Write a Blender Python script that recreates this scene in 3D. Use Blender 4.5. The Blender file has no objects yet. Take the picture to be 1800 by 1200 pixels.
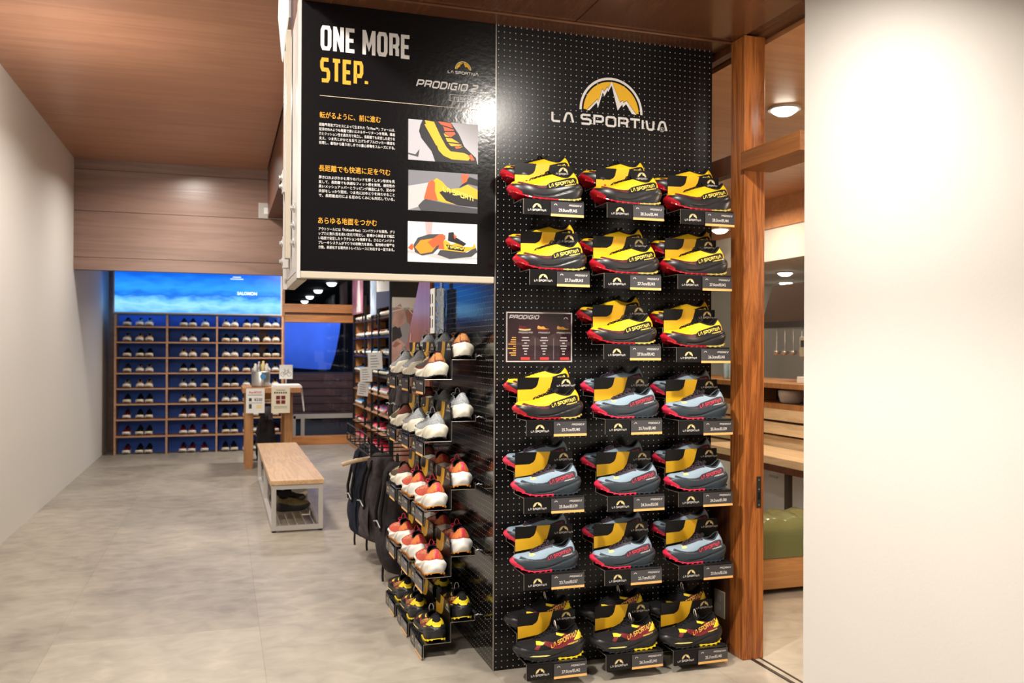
import bpy, bmesh, math, random
from mathutils import Vector, Matrix
from mathutils.bvhtree import BVHTree

random.seed(7)
scene = bpy.context.scene
COL = scene.collection

# ------------------------------------------------------------------ camera
CAM = Vector((-1.0726, -3.4962, 1.3363))
YAW, PITCH, ROLL = 0.31638, 0.00461, 0.00444
FPX, PPX, PPY = 1544.3, 898.0, 606.75
fw = Vector((math.sin(YAW) * math.cos(PITCH), math.cos(YAW) * math.cos(PITCH), math.sin(PITCH)))
rt = Vector((math.cos(YAW), -math.sin(YAW), 0.0))
upv = rt.cross(fw)
rt, upv = rt * math.cos(ROLL) + upv * math.sin(ROLL), upv * math.cos(ROLL) - rt * math.sin(ROLL)
camd = bpy.data.cameras.new('camera')
cam = bpy.data.objects.new('camera', camd)
COL.objects.link(cam)
cam.matrix_world = Matrix(((rt.x, upv.x, -fw.x, CAM.x), (rt.y, upv.y, -fw.y, CAM.y),
                           (rt.z, upv.z, -fw.z, CAM.z), (0, 0, 0, 1)))
camd.sensor_width = 36.0
camd.lens = 36.0 * FPX / 1800.0
camd.shift_x = (900.0 - PPX) / 1800.0
camd.shift_y = (PPY - 600.0) / 1800.0
camd.clip_start = 0.05
camd.dof.use_dof = True
camd.dof.focus_distance = 3.6
camd.dof.aperture_fstop = 4.0
scene.camera = cam

# ------------------------------------------------------------------ world, lights, exposure
scene.view_settings.view_transform = 'Standard'
scene.view_settings.look = 'None'
scene.view_settings.exposure = 0.0
scene.view_settings.gamma = 1.0
scene.view_settings.use_curve_mapping = False
scene.cycles.use_denoising = True
scene.cycles.max_bounces = 8
scene.cycles.transparent_max_bounces = 12

world = bpy.data.worlds.new('world')
scene.world = world
world.use_nodes = True
world.node_tree.nodes['Background'].inputs[0].default_value = (1.0, 0.9, 0.8, 1)
world.node_tree.nodes['Background'].inputs[1].default_value = 0.10


def area(name, loc, aim, size, power, color=(1, 0.86, 0.7), spread=160):
    l = bpy.data.lights.new(name, 'AREA')
    l.shape = 'DISK'
    l.size = size
    l.energy = power
    l.color = color
    l.spread = math.radians(spread)
    o = bpy.data.objects.new(name, l)
    COL.objects.link(o)
    o.location = loc
    o.rotation_euler = (Vector(aim) - Vector(loc)).to_track_quat('-Z', 'Y').to_euler()
    return o


WARM = (1.0, 0.84, 0.66)
NEUT = (1.0, 0.93, 0.84)
area('downlight_front', (0.34, -1.30, 2.665), (0.42, -0.45, 0.7), 0.16, 26, NEUT, 150)
area('downlight_aisle', (-1.45, -1.7, 3.2), (0.3, 0.0, 0.9), 0.16, 62, NEUT, 120)
area('entry_fill', (-2.0, -4.2, 3.2), (0.0, -0.4, 0.5), 0.3, 46, NEUT)  # unseen fill lamp added behind the camera
for i, (x, y, p) in enumerate(((-1.5, 0.6, 26), (-1.2, 3.2, 38), (-1.4, 5.3, 32), (-0.2, 7.4, 46))):
    area('hall_light', (x, y, 3.2 if y < 6 else 2.6), (x + 0.3, y + 0.2, 0), 0.3, p, NEUT)
for i, (x, y, p) in enumerate(((1.75, -0.2, 16), (2.1, 1.3, 30), (3.0, 3.0, 20))):
    area('kitchen_light', (x, y, 2.66), (x, y, 0), 0.15, p, (1, 0.8, 0.58))


def bulb(name, loc, power, color, r=0.06):
    l = bpy.data.lights.new(name, 'POINT')
    l.energy = power
    l.color = color
    l.shadow_soft_size = r
    o = bpy.data.objects.new(name, l)
    COL.objects.link(o)
    o.location = loc


bulb('kitchen_ceiling_fill', (2.3, -0.9, 1.9), 45, (1, 0.8, 0.58))  # unseen bulb added to light the kitchen ceiling from below
bulb('hall_ceiling_fill', (-1.9, 2.2, 2.5), 30, NEUT)  # both hall bulbs are unseen, added to lighten the ceilings
bulb('hall_ceiling_fill', (-1.9, -2.6, 2.4), 26, NEUT)
area('banner_fill', (0.2, 9.4, 2.4), (0.2, 11.0, 0.9), 0.8, 40, (0.55, 0.7, 1.0))  # unseen lamp added outside to light the blue banner

# ------------------------------------------------------------------ materials
M = {}


def _bsdf(name):
    m = bpy.data.materials.new(name)
    m.use_nodes = True
    b = m.node_tree.nodes['Principled BSDF']
    return m, m.node_tree, b


def mat(name, col, rough=0.5, spec=0.5, metal=0.0, coat=0.0, noise=0.0, nscale=30.0, bump=0.0, bscale=200.0, emit=0.0, alpha=None):
    if name in M:
        return M[name]
    m, nt, b = _bsdf(name)
    c = tuple(col) + (1,)
    b.inputs['Base Color'].default_value = c
    b.inputs['Roughness'].default_value = rough
    b.inputs['Specular IOR Level'].default_value = spec
    b.inputs['Metallic'].default_value = metal
    b.inputs['Coat Weight'].default_value = coat
    tc = nt.nodes.new('ShaderNodeTexCoord')
    if noise > 0:
        n = nt.nodes.new('ShaderNodeTexNoise')
        n.inputs['Scale'].default_value = nscale
        n.inputs['Detail'].default_value = 5
        nt.links.new(tc.outputs['Object'], n.inputs['Vector'])
        r = nt.nodes.new('ShaderNodeValToRGB')
        r.color_ramp.elements[0].position = 0.3
        r.color_ramp.elements[1].position = 0.7
        r.color_ramp.elements[0].color = tuple(max(0, k * (1 - noise)) for k in col) + (1,)
        r.color_ramp.elements[1].color = tuple(min(1, k * (1 + noise)) for k in col) + (1,)
        nt.links.new(n.outputs['Fac'], r.inputs['Fac'])
        nt.links.new(r.outputs['Color'], b.inputs['Base Color'])
    if bump > 0:
        n2 = nt.nodes.new('ShaderNodeTexNoise')
        n2.inputs['Scale'].default_value = bscale
        nt.links.new(tc.outputs['Object'], n2.inputs['Vector'])
        bp = nt.nodes.new('ShaderNodeBump')
        bp.inputs['Strength'].default_value = bump
        bp.inputs['Distance'].default_value = 0.01
        nt.links.new(n2.outputs['Fac'], bp.inputs['Height'])
        nt.links.new(bp.outputs['Normal'], b.inputs['Normal'])
    if emit > 0:
        b.inputs['Emission Color'].default_value = c
        b.inputs['Emission Strength'].default_value = emit
    if alpha is not None:
        b.inputs['Alpha'].default_value = alpha
    M[name] = m
    return m


def wood(name, dark, light, axis='z', scale=1.0, rough=0.45, coat=0.0, knots=False):
    m, nt, b = _bsdf(name)
    tc = nt.nodes.new('ShaderNodeTexCoord')
    mp = nt.nodes.new('ShaderNodeMapping')
    s = [14 * scale] * 3
    s['xyz'.index(axis)] = 0.9 * scale
    mp.inputs['Scale'].default_value = s
    nt.links.new(tc.outputs['Object'], mp.inputs['Vector'])
    n = nt.nodes.new('ShaderNodeTexNoise')
    n.inputs['Scale'].default_value = 1.6
    n.inputs['Detail'].default_value = 8
    n.inputs['Roughness'].default_value = 0.6
    n.inputs['Distortion'].default_value = 0.9
    nt.links.new(mp.outputs['Vector'], n.inputs['Vector'])
    w = nt.nodes.new('ShaderNodeMath')
    w.operation = 'MULTIPLY'
    w.inputs[1].default_value = 9.0
    nt.links.new(n.outputs['Fac'], w.inputs[0])
    fr = nt.nodes.new('ShaderNodeMath')
    fr.operation = 'PINGPONG'
    fr.inputs[1].default_value = 1.0
    nt.links.new(w.outputs[0], fr.inputs[0])
    mx = nt.nodes.new('ShaderNodeMath')
    mx.operation = 'MULTIPLY_ADD'
    mx.inputs[1].default_value = 0.55
    nt.links.new(fr.outputs[0], mx.inputs[0])
    n3 = nt.nodes.new('ShaderNodeTexNoise')
    n3.inputs['Scale'].default_value = 2.2
    nt.links.new(tc.outputs['Object'], n3.inputs['Vector'])
    s3 = nt.nodes.new('ShaderNodeMath')
    s3.operation = 'MULTIPLY'
    s3.inputs[1].default_value = 0.45
    nt.links.new(n3.outputs['Fac'], s3.inputs[0])
    nt.links.new(s3.outputs[0], mx.inputs[2])
    r = nt.nodes.new('ShaderNodeValToRGB')
    r.color_ramp.elements[0].position = 0.12
    r.color_ramp.elements[1].position = 0.85
    r.color_ramp.elements[0].color = tuple(dark) + (1,)
    r.color_ramp.elements[1].color = tuple(light) + (1,)
    nt.links.new(mx.outputs[0], r.inputs['Fac'])
    out = r.outputs['Color']
    if knots:
        v = nt.nodes.new('ShaderNodeTexVoronoi')
        v.inputs['Scale'].default_value = 4.2
        nt.links.new(tc.outputs['Object'], v.inputs['Vector'])
        lt = nt.nodes.new('ShaderNodeMapRange')
        lt.inputs['From Min'].default_value = 0.05
        lt.inputs['From Max'].default_value = 0.11
        nt.links.new(v.outputs['Distance'], lt.inputs['Value'])
        mm = nt.nodes.new('ShaderNodeMix')
        mm.data_type = 'RGBA'
        mm.inputs['A'].default_value = (dark[0] * 0.25, dark[1] * 0.2, dark[2] * 0.2, 1)
        nt.links.new(lt.outputs[0], mm.inputs['Factor'])
        nt.links.new(out, mm.inputs['B'])
        out = mm.outputs['Result']
    nt.links.new(out, b.inputs['Base Color'])
    b.inputs['Roughness'].default_value = rough
    b.inputs['Coat Weight'].default_value = coat
    b.inputs['Coat Roughness'].default_value = 0.15
    bp = nt.nodes.new('ShaderNodeBump')
    bp.inputs['Strength'].default_value = 0.12
    bp.inputs['Distance'].default_value = 0.004
    nt.links.new(mx.outputs[0], bp.inputs['Height'])
    nt.links.new(bp.outputs['Normal'], b.inputs['Normal'])
    M[name] = m
    return m


def peg_material(name, axis, col=(0.006, 0.0055, 0.006), pitch=0.025, rad=0.0021, rough=0.26, hole=(0.5, 0.47, 0.43), spec=0.28):
    m, nt, b = _bsdf(name)
    tc = nt.nodes.new('ShaderNodeTexCoord')
    sp = nt.nodes.new('ShaderNodeSeparateXYZ')
    nt.links.new(tc.outputs['Object'], sp.inputs[0])

    def cell(out):
        d = nt.nodes.new('ShaderNodeMath')
        d.operation = 'MULTIPLY'
        d.inputs[1].default_value = 1.0 / pitch
        nt.links.new(out, d.inputs[0])
        f = nt.nodes.new('ShaderNodeMath')
        f.operation = 'FRACT'
        nt.links.new(d.outputs[0], f.inputs[0])
        s = nt.nodes.new('ShaderNodeMath')
        s.operation = 'SUBTRACT'
        s.inputs[1].default_value = 0.5
        nt.links.new(f.outputs[0], s.inputs[0])
        q = nt.nodes.new('ShaderNodeMath')
        q.operation = 'MULTIPLY'
        nt.links.new(s.outputs[0], q.inputs[0])
        nt.links.new(s.outputs[0], q.inputs[1])
        return q
    a = cell(sp.outputs['XYZ'.index(axis)])
    c = cell(sp.outputs[2])
    ad = nt.nodes.new('ShaderNodeMath')
    ad.operation = 'ADD'
    nt.links.new(a.outputs[0], ad.inputs[0])
    nt.links.new(c.outputs[0], ad.inputs[1])
    lt = nt.nodes.new('ShaderNodeMath')
    lt.operation = 'LESS_THAN'
    lt.inputs[1].default_value = (rad / pitch) ** 2
    nt.links.new(ad.outputs[0], lt.inputs[0])
    mm = nt.nodes.new('ShaderNodeMix')
    mm.data_type = 'RGBA'
    mm.inputs['A'].default_value = col + (1,)
    mm.inputs['B'].default_value = hole + (1,)
    nt.links.new(lt.outputs[0], mm.inputs['Factor'])
    nt.links.new(mm.outputs['Result'], b.inputs['Base Color'])
    b.inputs['Specular IOR Level'].default_value = spec
    rr = nt.nodes.new('ShaderNodeMath')
    rr.operation = 'MULTIPLY_ADD'
    rr.inputs[1].default_value = 0.7
    rr.inputs[2].default_value = rough
    nt.links.new(lt.outputs[0], rr.inputs[0])
    nt.links.new(rr.outputs[0], b.inputs['Roughness'])
    n = nt.nodes.new('ShaderNodeTexNoise')
    n.inputs['Scale'].default_value = 60
    nt.links.new(tc.outputs['Object'], n.inputs['Vector'])
    bp = nt.nodes.new('ShaderNodeBump')
    bp.inputs['Strength'].default_value = 0.05
    bp.inputs['Distance'].default_value = 0.003
    nt.links.new(n.outputs['Fac'], bp.inputs['Height'])
    nt.links.new(bp.outputs['Normal'], b.inputs['Normal'])
    M[name] = m
    return m


def glass(name, tint=(1, 1, 1), gloss=0.06, rough=0.02):
    m = bpy.data.materials.new(name)
    m.use_nodes = True
    nt = m.node_tree
    nt.nodes.clear()
    o = nt.nodes.new('ShaderNodeOutputMaterial')
    t = nt.nodes.new('ShaderNodeBsdfTransparent')
    t.inputs[0].default_value = tuple(tint) + (1,)
    g = nt.nodes.new('ShaderNodeBsdfGlossy')
    g.inputs['Roughness'].default_value = rough
    mx = nt.nodes.new('ShaderNodeMixShader')
    fr = nt.nodes.new('ShaderNodeLayerWeight')
    fr.inputs[0].default_value = 0.5
    pw = nt.nodes.new('ShaderNodeMath')
    pw.operation = 'POWER'
    pw.inputs[1].default_value = 4.0
    nt.links.new(fr.outputs['Facing'], pw.inputs[0])
    ad = nt.nodes.new('ShaderNodeMath')
    ad.operation = 'MULTIPLY_ADD'
    ad.inputs[1].default_value = 0.35
    ad.inputs[2].default_value = gloss
    nt.links.new(pw.outputs[0], ad.inputs[0])
    nt.links.new(ad.outputs[0], mx.inputs[0])
    nt.links.new(t.outputs[0], mx.inputs[1])
    nt.links.new(g.outputs[0], mx.inputs[2])
    nt.links.new(mx.outputs[0], o.inputs[0])
    M[name] = m
    return m


def concrete(name):
    m, nt, b = _bsdf(name)
    tc = nt.nodes.new('ShaderNodeTexCoord')

    def noise(scale, detail, dist=0.0, stretch=(1, 1, 1)):
        mp = nt.nodes.new('ShaderNodeMapping')
        mp.inputs['Scale'].default_value = stretch
        nt.links.new(tc.outputs['Object'], mp.inputs['Vector'])
        n = nt.nodes.new('ShaderNodeTexNoise')
        n.inputs['Scale'].default_value = scale
        n.inputs['Detail'].default_value = detail
        n.inputs['Distortion'].default_value = dist
        nt.links.new(mp.outputs['Vector'], n.inputs['Vector'])
        return n
    big = noise(1.3, 7, 0.5, (1, 0.9, 1))
    fine = noise(8, 9, 0.6, (1.0, 1.25, 1))
    mx = nt.nodes.new('ShaderNodeMath')
    mx.operation = 'MULTIPLY_ADD'
    mx.inputs[1].default_value = 0.45
    nt.links.new(fine.outputs['Fac'], mx.inputs[0])
    s = nt.nodes.new('ShaderNodeMath')
    s.operation = 'MULTIPLY'
    s.inputs[1].default_value = 0.55
    nt.links.new(big.outputs['Fac'], s.inputs[0])
    nt.links.new(s.outputs[0], mx.inputs[2])
    r = nt.nodes.new('ShaderNodeValToRGB')
    e = r.color_ramp.elements
    e[0].position, e[0].color = 0.33, (0.27, 0.24, 0.20, 1)
    e[1].position, e[1].color = 0.67, (0.52, 0.465, 0.385, 1)
    k = e.new(0.5)
    k.color = (0.40, 0.36, 0.295, 1)
    nt.links.new(mx.outputs[0], r.inputs['Fac'])
    # large cast bays of slightly different tone, with thin joints
    br = nt.nodes.new('ShaderNodeTexBrick')
    br.inputs['Color1'].default_value = (1.0, 1.0, 1.0, 1)
    br.inputs['Color2'].default_value = (0.82, 0.82, 0.83, 1)
    br.inputs['Mortar'].default_value = (0.72, 0.7, 0.68, 1)
    br.inputs['Scale'].default_value = 1.0
    br.inputs['Mortar Size'].default_value = 0.002
    br.inputs['Brick Width'].default_value = 0.9
    br.inputs['Row Height'].default_value = 0.9
    br.offset = 0.0
    nt.links.new(tc.outputs['Object'], br.inputs['Vector'])
    mm = nt.nodes.new('ShaderNodeMix')
    mm.data_type = 'RGBA'
    mm.blend_type = 'MULTIPLY'
    mm.inputs['Factor'].default_value = 0.8
    nt.links.new(r.outputs['Color'], mm.inputs['A'])
    nt.links.new(br.outputs['Color'], mm.inputs['B'])
    nt.links.new(mm.outputs['Result'], b.inputs['Base Color'])
    rr = nt.nodes.new('ShaderNodeMapRange')
    rr.inputs['To Min'].default_value = 0.28
    rr.inputs['To Max'].default_value = 0.5
    nt.links.new(big.outputs['Fac'], rr.inputs['Value'])
    nt.links.new(rr.outputs[0], b.inputs['Roughness'])
    bp = nt.nodes.new('ShaderNodeBump')
    bp.inputs['Strength'].default_value = 0.08
    bp.inputs['Distance'].default_value = 0.01
    nt.links.new(fine.outputs['Fac'], bp.inputs['Height'])
    nt.links.new(bp.outputs['Normal'], b.inputs['Normal'])
    M[name] = m
    return m


concrete('concrete')
peg_material('peg_front', 'X')
peg_material('peg_side', 'Y', rough=0.1, rad=0.0019, spec=0.8)
wood('post_wood', (0.16, 0.038, 0.008), (0.52, 0.175, 0.038), 'z', 1.0, 0.35, 0.25, True)
wood('beam_wood', (0.20, 0.07, 0.02), (0.30, 0.115, 0.035), 'y', 0.6, 0.4)
wood('soffit_wood', (0.12, 0.048, 0.024), (0.15, 0.062, 0.03), 'y', 0.25, 0.22, 0.3)
wood('dark_wood', (0.06, 0.018, 0.007), (0.12, 0.04, 0.016), 'z', 0.7, 0.4)
wood('plywood_brown', (0.33, 0.155, 0.09), (0.42, 0.21, 0.125), 'x', 0.25, 0.35)
wood('plywood_wall', (0.20, 0.115, 0.085), (0.28, 0.165, 0.125), 'x', 0.25, 0.3)
wood('orange_ply', (0.50, 0.23, 0.10), (0.62, 0.30, 0.14), 'x', 0.25, 0.35)
wood('red_board', (0.24, 0.07, 0.04), (0.34, 0.12, 0.07), 'z', 0.3, 0.3, 0.3)
wood('bench_wood', (0.50, 0.30, 0.15), (0.70, 0.46, 0.25), 'y', 0.8, 0.4)
wood('table_wood', (0.34, 0.15, 0.05), (0.50, 0.24, 0.09), 'z', 0.7, 0.45)
wood('shelf_wood', (0.40, 0.21, 0.12), (0.58, 0.34, 0.2), 'x', 0.6, 0.5)
wood('header_wood', (0.45, 0.17, 0.05), (0.68, 0.30, 0.10), 'x', 0.6, 0.4)
wood('pale_wood', (0.60, 0.42, 0.24), (0.80, 0.62, 0.40), 'y', 0.5, 0.45)
wood('seat_wood', (0.42, 0.19, 0.06), (0.60, 0.30, 0.11), 'x', 0.7, 0.4)
glass('clear_glass', (0.97, 0.98, 0.96), 0.03)
glass('window_glass', (0.9, 0.93, 0.97), 0.03)
mat('plaster_white', (0.78, 0.76, 0.72), 0.8, 0.2, bump=0.04, bscale=90)
mat('sign_black', (0.005, 0.0045, 0.005), 0.2, 0.3, bump=0.05, bscale=55)
mat('white_metal', (0.46, 0.44, 0.42), 0.4, 0.4)
mat('rail_cream', (0.42, 0.37, 0.29), 0.4, 0.4)
mat('white_print', (0.64, 0.61, 0.59), 0.6, 0.2)
mat('orange_print', (0.64, 0.29, 0.025), 0.6, 0.2)
mat('yellow_print', (0.68, 0.38, 0.02), 0.55, 0.2)
mat('cream_print', (0.85, 0.68, 0.33), 0.55, 0.2)
mat('rule_print', (0.55, 0.45, 0.33), 0.6, 0.2)
mat('gloss_black', (0.008, 0.008, 0.009), 0.12, 0.5)
mat('satin_black', (0.012, 0.012, 0.013), 0.35, 0.4)
mat('card_black', (0.006, 0.0055, 0.006), 0.3, 0.25)
mat('card_yellow', (0.80, 0.45, 0.02), 0.4, 0.3)
mat('tag_grey', (0.05, 0.048, 0.053), 0.16, 0.6)
mat('tag_orange', (0.85, 0.48, 0.16), 0.5, 0.3)
mat('steel', (0.55, 0.55, 0.54), 0.35, 0.5, 0.9)
mat('grey_metal', (0.45, 0.44, 0.42), 0.4, 0.5, 0.4)
mat('lock_metal', (0.10, 0.085, 0.07), 0.35, 0.5, 0.8)
mat('edge_metal', (0.30, 0.27, 0.23), 0.35, 0.5, 0.6)
mat('wire_black', (0.01, 0.01, 0.01), 0.4, 0.4)
mat('paper', (0.82, 0.82, 0.80), 0.7, 0.2)
mat('ink', (0.05, 0.05, 0.055), 0.7, 0.2)
mat('ink_red', (0.62, 0.05, 0.04), 0.7, 0.2)
mat('fabric_navy', (0.012, 0.016, 0.028), 0.85, 0.2, noise=0.4, nscale=14, bump=0.5, bscale=40)
mat('fabric_black', (0.020, 0.016, 0.018), 0.8, 0.25, noise=0.5, nscale=12, bump=0.6, bscale=35)
mat('fabric_grey', (0.055, 0.045, 0.05), 0.8, 0.25, noise=0.4, nscale=16, bump=0.5, bscale=40)

# ------------------------------------------------------------------ mesh helpers
class MB:
    def __init__(s):
        s.v, s.f, s.m = [], [], []

    def add(s, vs, fs, mi=0):
        n = len(s.v)
        s.v += [tuple(p) for p in vs]
        s.f += [tuple(i + n for i in f) for f in fs]
        s.m += [mi] * len(fs)
        return s

    def box(s, x0, x1, y0, y1, z0, z1, mi=0, mx=None):
        vs = [Vector((x, y, z)) for z in (z0, z1) for y in (y0, y1) for x in (x0, x1)]
        if mx is not None:
            vs = [mx @ p for p in vs]
        return s.add(vs, [(0, 2, 3, 1), (4, 5, 7, 6), (0, 1, 5, 4), (2, 6, 7, 3), (0, 4, 6, 2), (1, 3, 7, 5)], mi)

    def prism(s, poly, axis, a, b, mi=0):
        """poly: 2D points; axis 'x' -> (y,z), 'y' -> (x,z), 'z' -> (x,y)"""
        def P(p, t):
            return {'x': (t, p[0], p[1]), 'y': (p[0], t, p[1]), 'z': (p[0], p[1], t)}[axis]
        n = len(poly)
        vs = [P(p, a) for p in poly] + [P(p, b) for p in poly]
        fs = [tuple(range(n)), tuple(range(2 * n - 1, n - 1, -1))]
        fs += [(i, i + n, (i + 1) % n + n, (i + 1) % n) for i in range(n)]
        return s.add(vs, fs, mi)

    def tube(s, pts, r, n=6, closed=False, mi=0, rs=None):
        pts = [Vector(p) for p in pts]
        N = len(pts)
        rings = []
        prev = None
        for i, p in enumerate(pts):
            a = pts[(i - 1) % N] if (closed or i > 0) else p
            c = pts[(i + 1) % N] if (closed or i < N - 1) else p
            t = (c - a)
            if t.length < 1e-9:
                t = Vector((0, 0, 1))
            t.normalize()
            if prev is None:
                h = Vector((0, 0, 1)) if abs(t.z) < 0.9 else Vector((1, 0, 0))
                u = t.cross(h).normalized()
            else:
                u = (prev - t * prev.dot(t))
                u = u.normalized() if u.length > 1e-6 else t.orthogonal().normalized()
            prev = u
            w = t.cross(u)
            rad = rs[i] if rs else r
            rings.append([p + (u * math.cos(2 * math.pi * k / n) + w * math.sin(2 * math.pi * k / n)) * rad for k in range(n)])
        vs = [q for g in rings for q in g]
        fs = []
        for i in range(N if closed else N - 1):
            j = (i + 1) % N
            for k in range(n):
                k2 = (k + 1) % n
                fs.append((i * n + k, i * n + k2, j * n + k2, j * n + k))
        if not closed:
            fs.append(tuple(range(n - 1, -1, -1)))
            fs.append(tuple((N - 1) * n + k for k in range(n)))
        return s.add(vs, fs, mi)

    def rev(s, prof, n=16, c=(0, 0, 0), mi=0, sx=1.0, sy=1.0):
        vs, fs = [], []
        for r, z in prof:
            for k in range(n):
                a = 2 * math.pi * k / n
                vs.append((c[0] + r * sx * math.cos(a), c[1] + r * sy * math.sin(a), c[2] + z))
        for i in range(len(prof) - 1):
            for k in range(n):
                k2 = (k + 1) % n
                fs.append((i * n + k, i * n + k2, (i + 1) * n + k2, (i + 1) * n + k))
        fs.append(tuple(range(n - 1, -1, -1)))
        fs.append(tuple((len(prof) - 1) * n + k for k in range(n)))
        return s.add(vs, fs, mi)

    def grid(s, rows, closed=False, mi=0):
        n = len(rows[0])
        vs = [p for r in rows for p in r]
        fs = []
        for i in range(len(rows) - 1):
            for k in range(n if closed else n - 1):
                k2 = (k + 1) % n
                fs.append((i * n + k, i * n + k2, (i + 1) * n + k2, (i + 1) * n + k))
        return s.add(vs, fs, mi)

    def mesh(s, name, mats, smooth=False, weld=False, recalc=True):
        me = bpy.data.meshes.new(name)
        me.from_pydata(s.v, [], s.f)
        for m in (mats if isinstance(mats, (list, tuple)) else [mats]):
            me.materials.append(M[m] if isinstance(m, str) else m)
        me.polygons.foreach_set('material_index', s.m)
        if weld or recalc:
            bm = bmesh.new()
            bm.from_mesh(me)
            if weld:
                bmesh.ops.remove_doubles(bm, verts=bm.verts, dist=1e-4)
            if recalc:
                bmesh.ops.recalc_face_normals(bm, faces=bm.faces)
            bm.to_mesh(me)
            bm.free()
        if smooth:
            me.polygons.foreach_set('use_smooth', [True] * len(me.polygons))
        me.update()
        return me

    def build(s, name, mats, parent=None, smooth=False, bevel=0, weld=False, loc=None):
        return ob(name, s.mesh(name, mats, smooth, weld), parent, bevel, loc)


def ob(name, me, parent=None, bevel=0, loc=None):
    o = bpy.data.objects.new(name, me)
    COL.objects.link(o)
    if parent is not None:
        o.parent = parent
    if loc is not None:
        o.location = loc
    if bevel:
        b = o.modifiers.new('bevel', 'BEVEL')
        b.width = bevel
        b.segments = 2
        b.limit_method = 'ANGLE'
    return o


def tag(o, label, cat, group=None):
    o['label'] = label
    o['category'] = cat
    if group:
        o['group'] = group
    return o


def thing(name, label, cat, loc=(0, 0, 0), rz=0.0, group=None, scale=None):
    o = bpy.data.objects.new(name, None)
    COL.objects.link(o)
    o.location = loc
    o.rotation_euler = (0, 0, rz)
    o.empty_display_size = 0.05
    if scale:
        o.scale = (scale, scale, scale)
    return tag(o, label, cat, group)


def struct(o):
    o['kind'] = 'structure'
    return o


# ------------------------------------------------------------------ lettering
_dg = {}


def text2d(body, bold=0.0, shear=0.0):
    """-> (verts2d, faces) of the text at unit size, origin at its lower-left corner, and (w, h)"""
    k = (body, bold, shear)
    if k in _dg:
        return _dg[k]
    c = bpy.data.curves.new('lettering', 'FONT')
    c.body = body
    c.resolution_u = 3
    c.offset = bold
    c.shear = shear
    o = bpy.data.objects.new('lettering', c)
    COL.objects.link(o)
    dg = bpy.context.evaluated_depsgraph_get()
    me = o.evaluated_get(dg).to_mesh()
    vs = [(v.co.x, v.co.y) for v in me.vertices]
    fs = [tuple(p.vertices) for p in me.polygons]
    bpy.data.objects.remove(o)
    bpy.data.curves.remove(c)
    x0 = min(v[0] for v in vs); x1 = max(v[0] for v in vs)
    y0 = min(v[1] for v in vs); y1 = max(v[1] for v in vs)
    r = ([(v[0] - x0, v[1] - y0) for v in vs], fs, (x1 - x0, y1 - y0))
    _dg[k] = r
    return r


STROKE = {
    'L': (0.72, [[(0, 1), (0, .12), (.12, 0), (.72, 0)]]),
    'A': (0.86, [[(0, 0), (.22, .88), (.34, 1), (.56, 1), (.66, .9), (.86, 0)]]),
    'S': (0.85, [[(.85, 1), (.14, 1), (0, .88), (0, .64), (.14, .52), (.71, .52), (.85, .4), (.85, .12), (.71, 0), (0, 0)]]),
    'P': (0.82, [[(0, 0), (0, 1), (.68, 1), (.82, .88), (.82, .52), (.68, .38), (.14, .38)]]),
    'O': (0.85, [[(.14, 0), (.71, 0), (.85, .14), (.85, .86), (.71, 1), (.14, 1), (0, .86), (0, .14), (.14, 0)]]),
    'R': (0.82, [[(0, 0), (0, 1), (.68, 1), (.82, .88), (.82, .6), (.68, .46), (.16, .46)], [(.6, .46), (.78, .32), (.78, 0)]]),
    'T': (0.78, [[(-.08, 1), (.86, 1)], [(.39, .98), (.39, 0)]]),
    'I': (0.02, [[(.01, 1), (.01, 0)]]),
    'V': (0.8, [[(0, 1), (.12, .14), (.26, 0), (.56, 0), (.68, .12), (.72, 1)]]),
    'D': (0.82, [[(0, 0), (0, 1), (.62, 1), (.82, .8), (.82, .2), (.62, 0), (0, 0)]]),
    'G': (0.84, [[(.84, 1), (.14, 1), (0, .86), (0, .14), (.14, 0), (.8, 0), (.8, .5), (.45, .5)]]),
    '2': (0.78, [[(0, 1), (.66, 1), (.78, .88), (.78, .62), (.66, .5), (.1, .4), (0, .28), (0, 0), (.78, 0)]]),
    'M': (1.15, [[(0, -.095), (0, 1.095)], [(1.15, -.095), (1.15, 1.095)], [(.06, .98), (.575, .25), (1.09, .98)]]),
    'X': (0.85, [[(0, 0), (.85, 1)], [(0, 1), (.85, 0)]]),
    'N': (0.85, [[(0, -.095), (0, 1.095)], [(.85, -.095), (.85, 1.095)], [(.04, 1.0), (.81, .0)]]),
    'E': (0.80, [[(.85, 1), (0, 1), (0, 0), (.85, 0)], [(.05, .5), (.74, .5)]]),
    '.': (0.02, [[(.0, .02), (.0, .16)]]),
    ' ': (0.22, []),
}


def ribbon(path, w):
    """mitred ribbon of a polyline -> verts2d, quads"""
    closed = path[0] == path[-1]
    pts = [Vector(p) for p in (path[:-1] if closed else path)]
    n = len(pts)
    L, R = [], []
    for i, p in enumerate(pts):
        a = pts[(i - 1) % n] if (closed or i > 0) else None
        c = pts[(i + 1) % n] if (closed or i < n - 1) else None
        d1 = (p - a).normalized() if a is not None else None
        d2 = (c - p).normalized() if c is not None else None
        d1 = d1 or d2
        d2 = d2 or d1
        n1 = Vector((-d1.y, d1.x)); n2 = Vector((-d2.y, d2.x))
        m = n1 + n2
        m = m.normalized() if m.length > 1e-6 else n1
        k = w / 2 / max(0.5, m.dot(n1))
        L.append(p + m * k)
        R.append(p - m * k)
    vs = [tuple(p) for q in zip(L, R) for p in q]
    fs = []
    for i in range(n if closed else n - 1):
        j = (i + 1) % n
        fs.append((2 * i, 2 * i + 1, 2 * j + 1, 2 * j))
    return vs, fs


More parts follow.
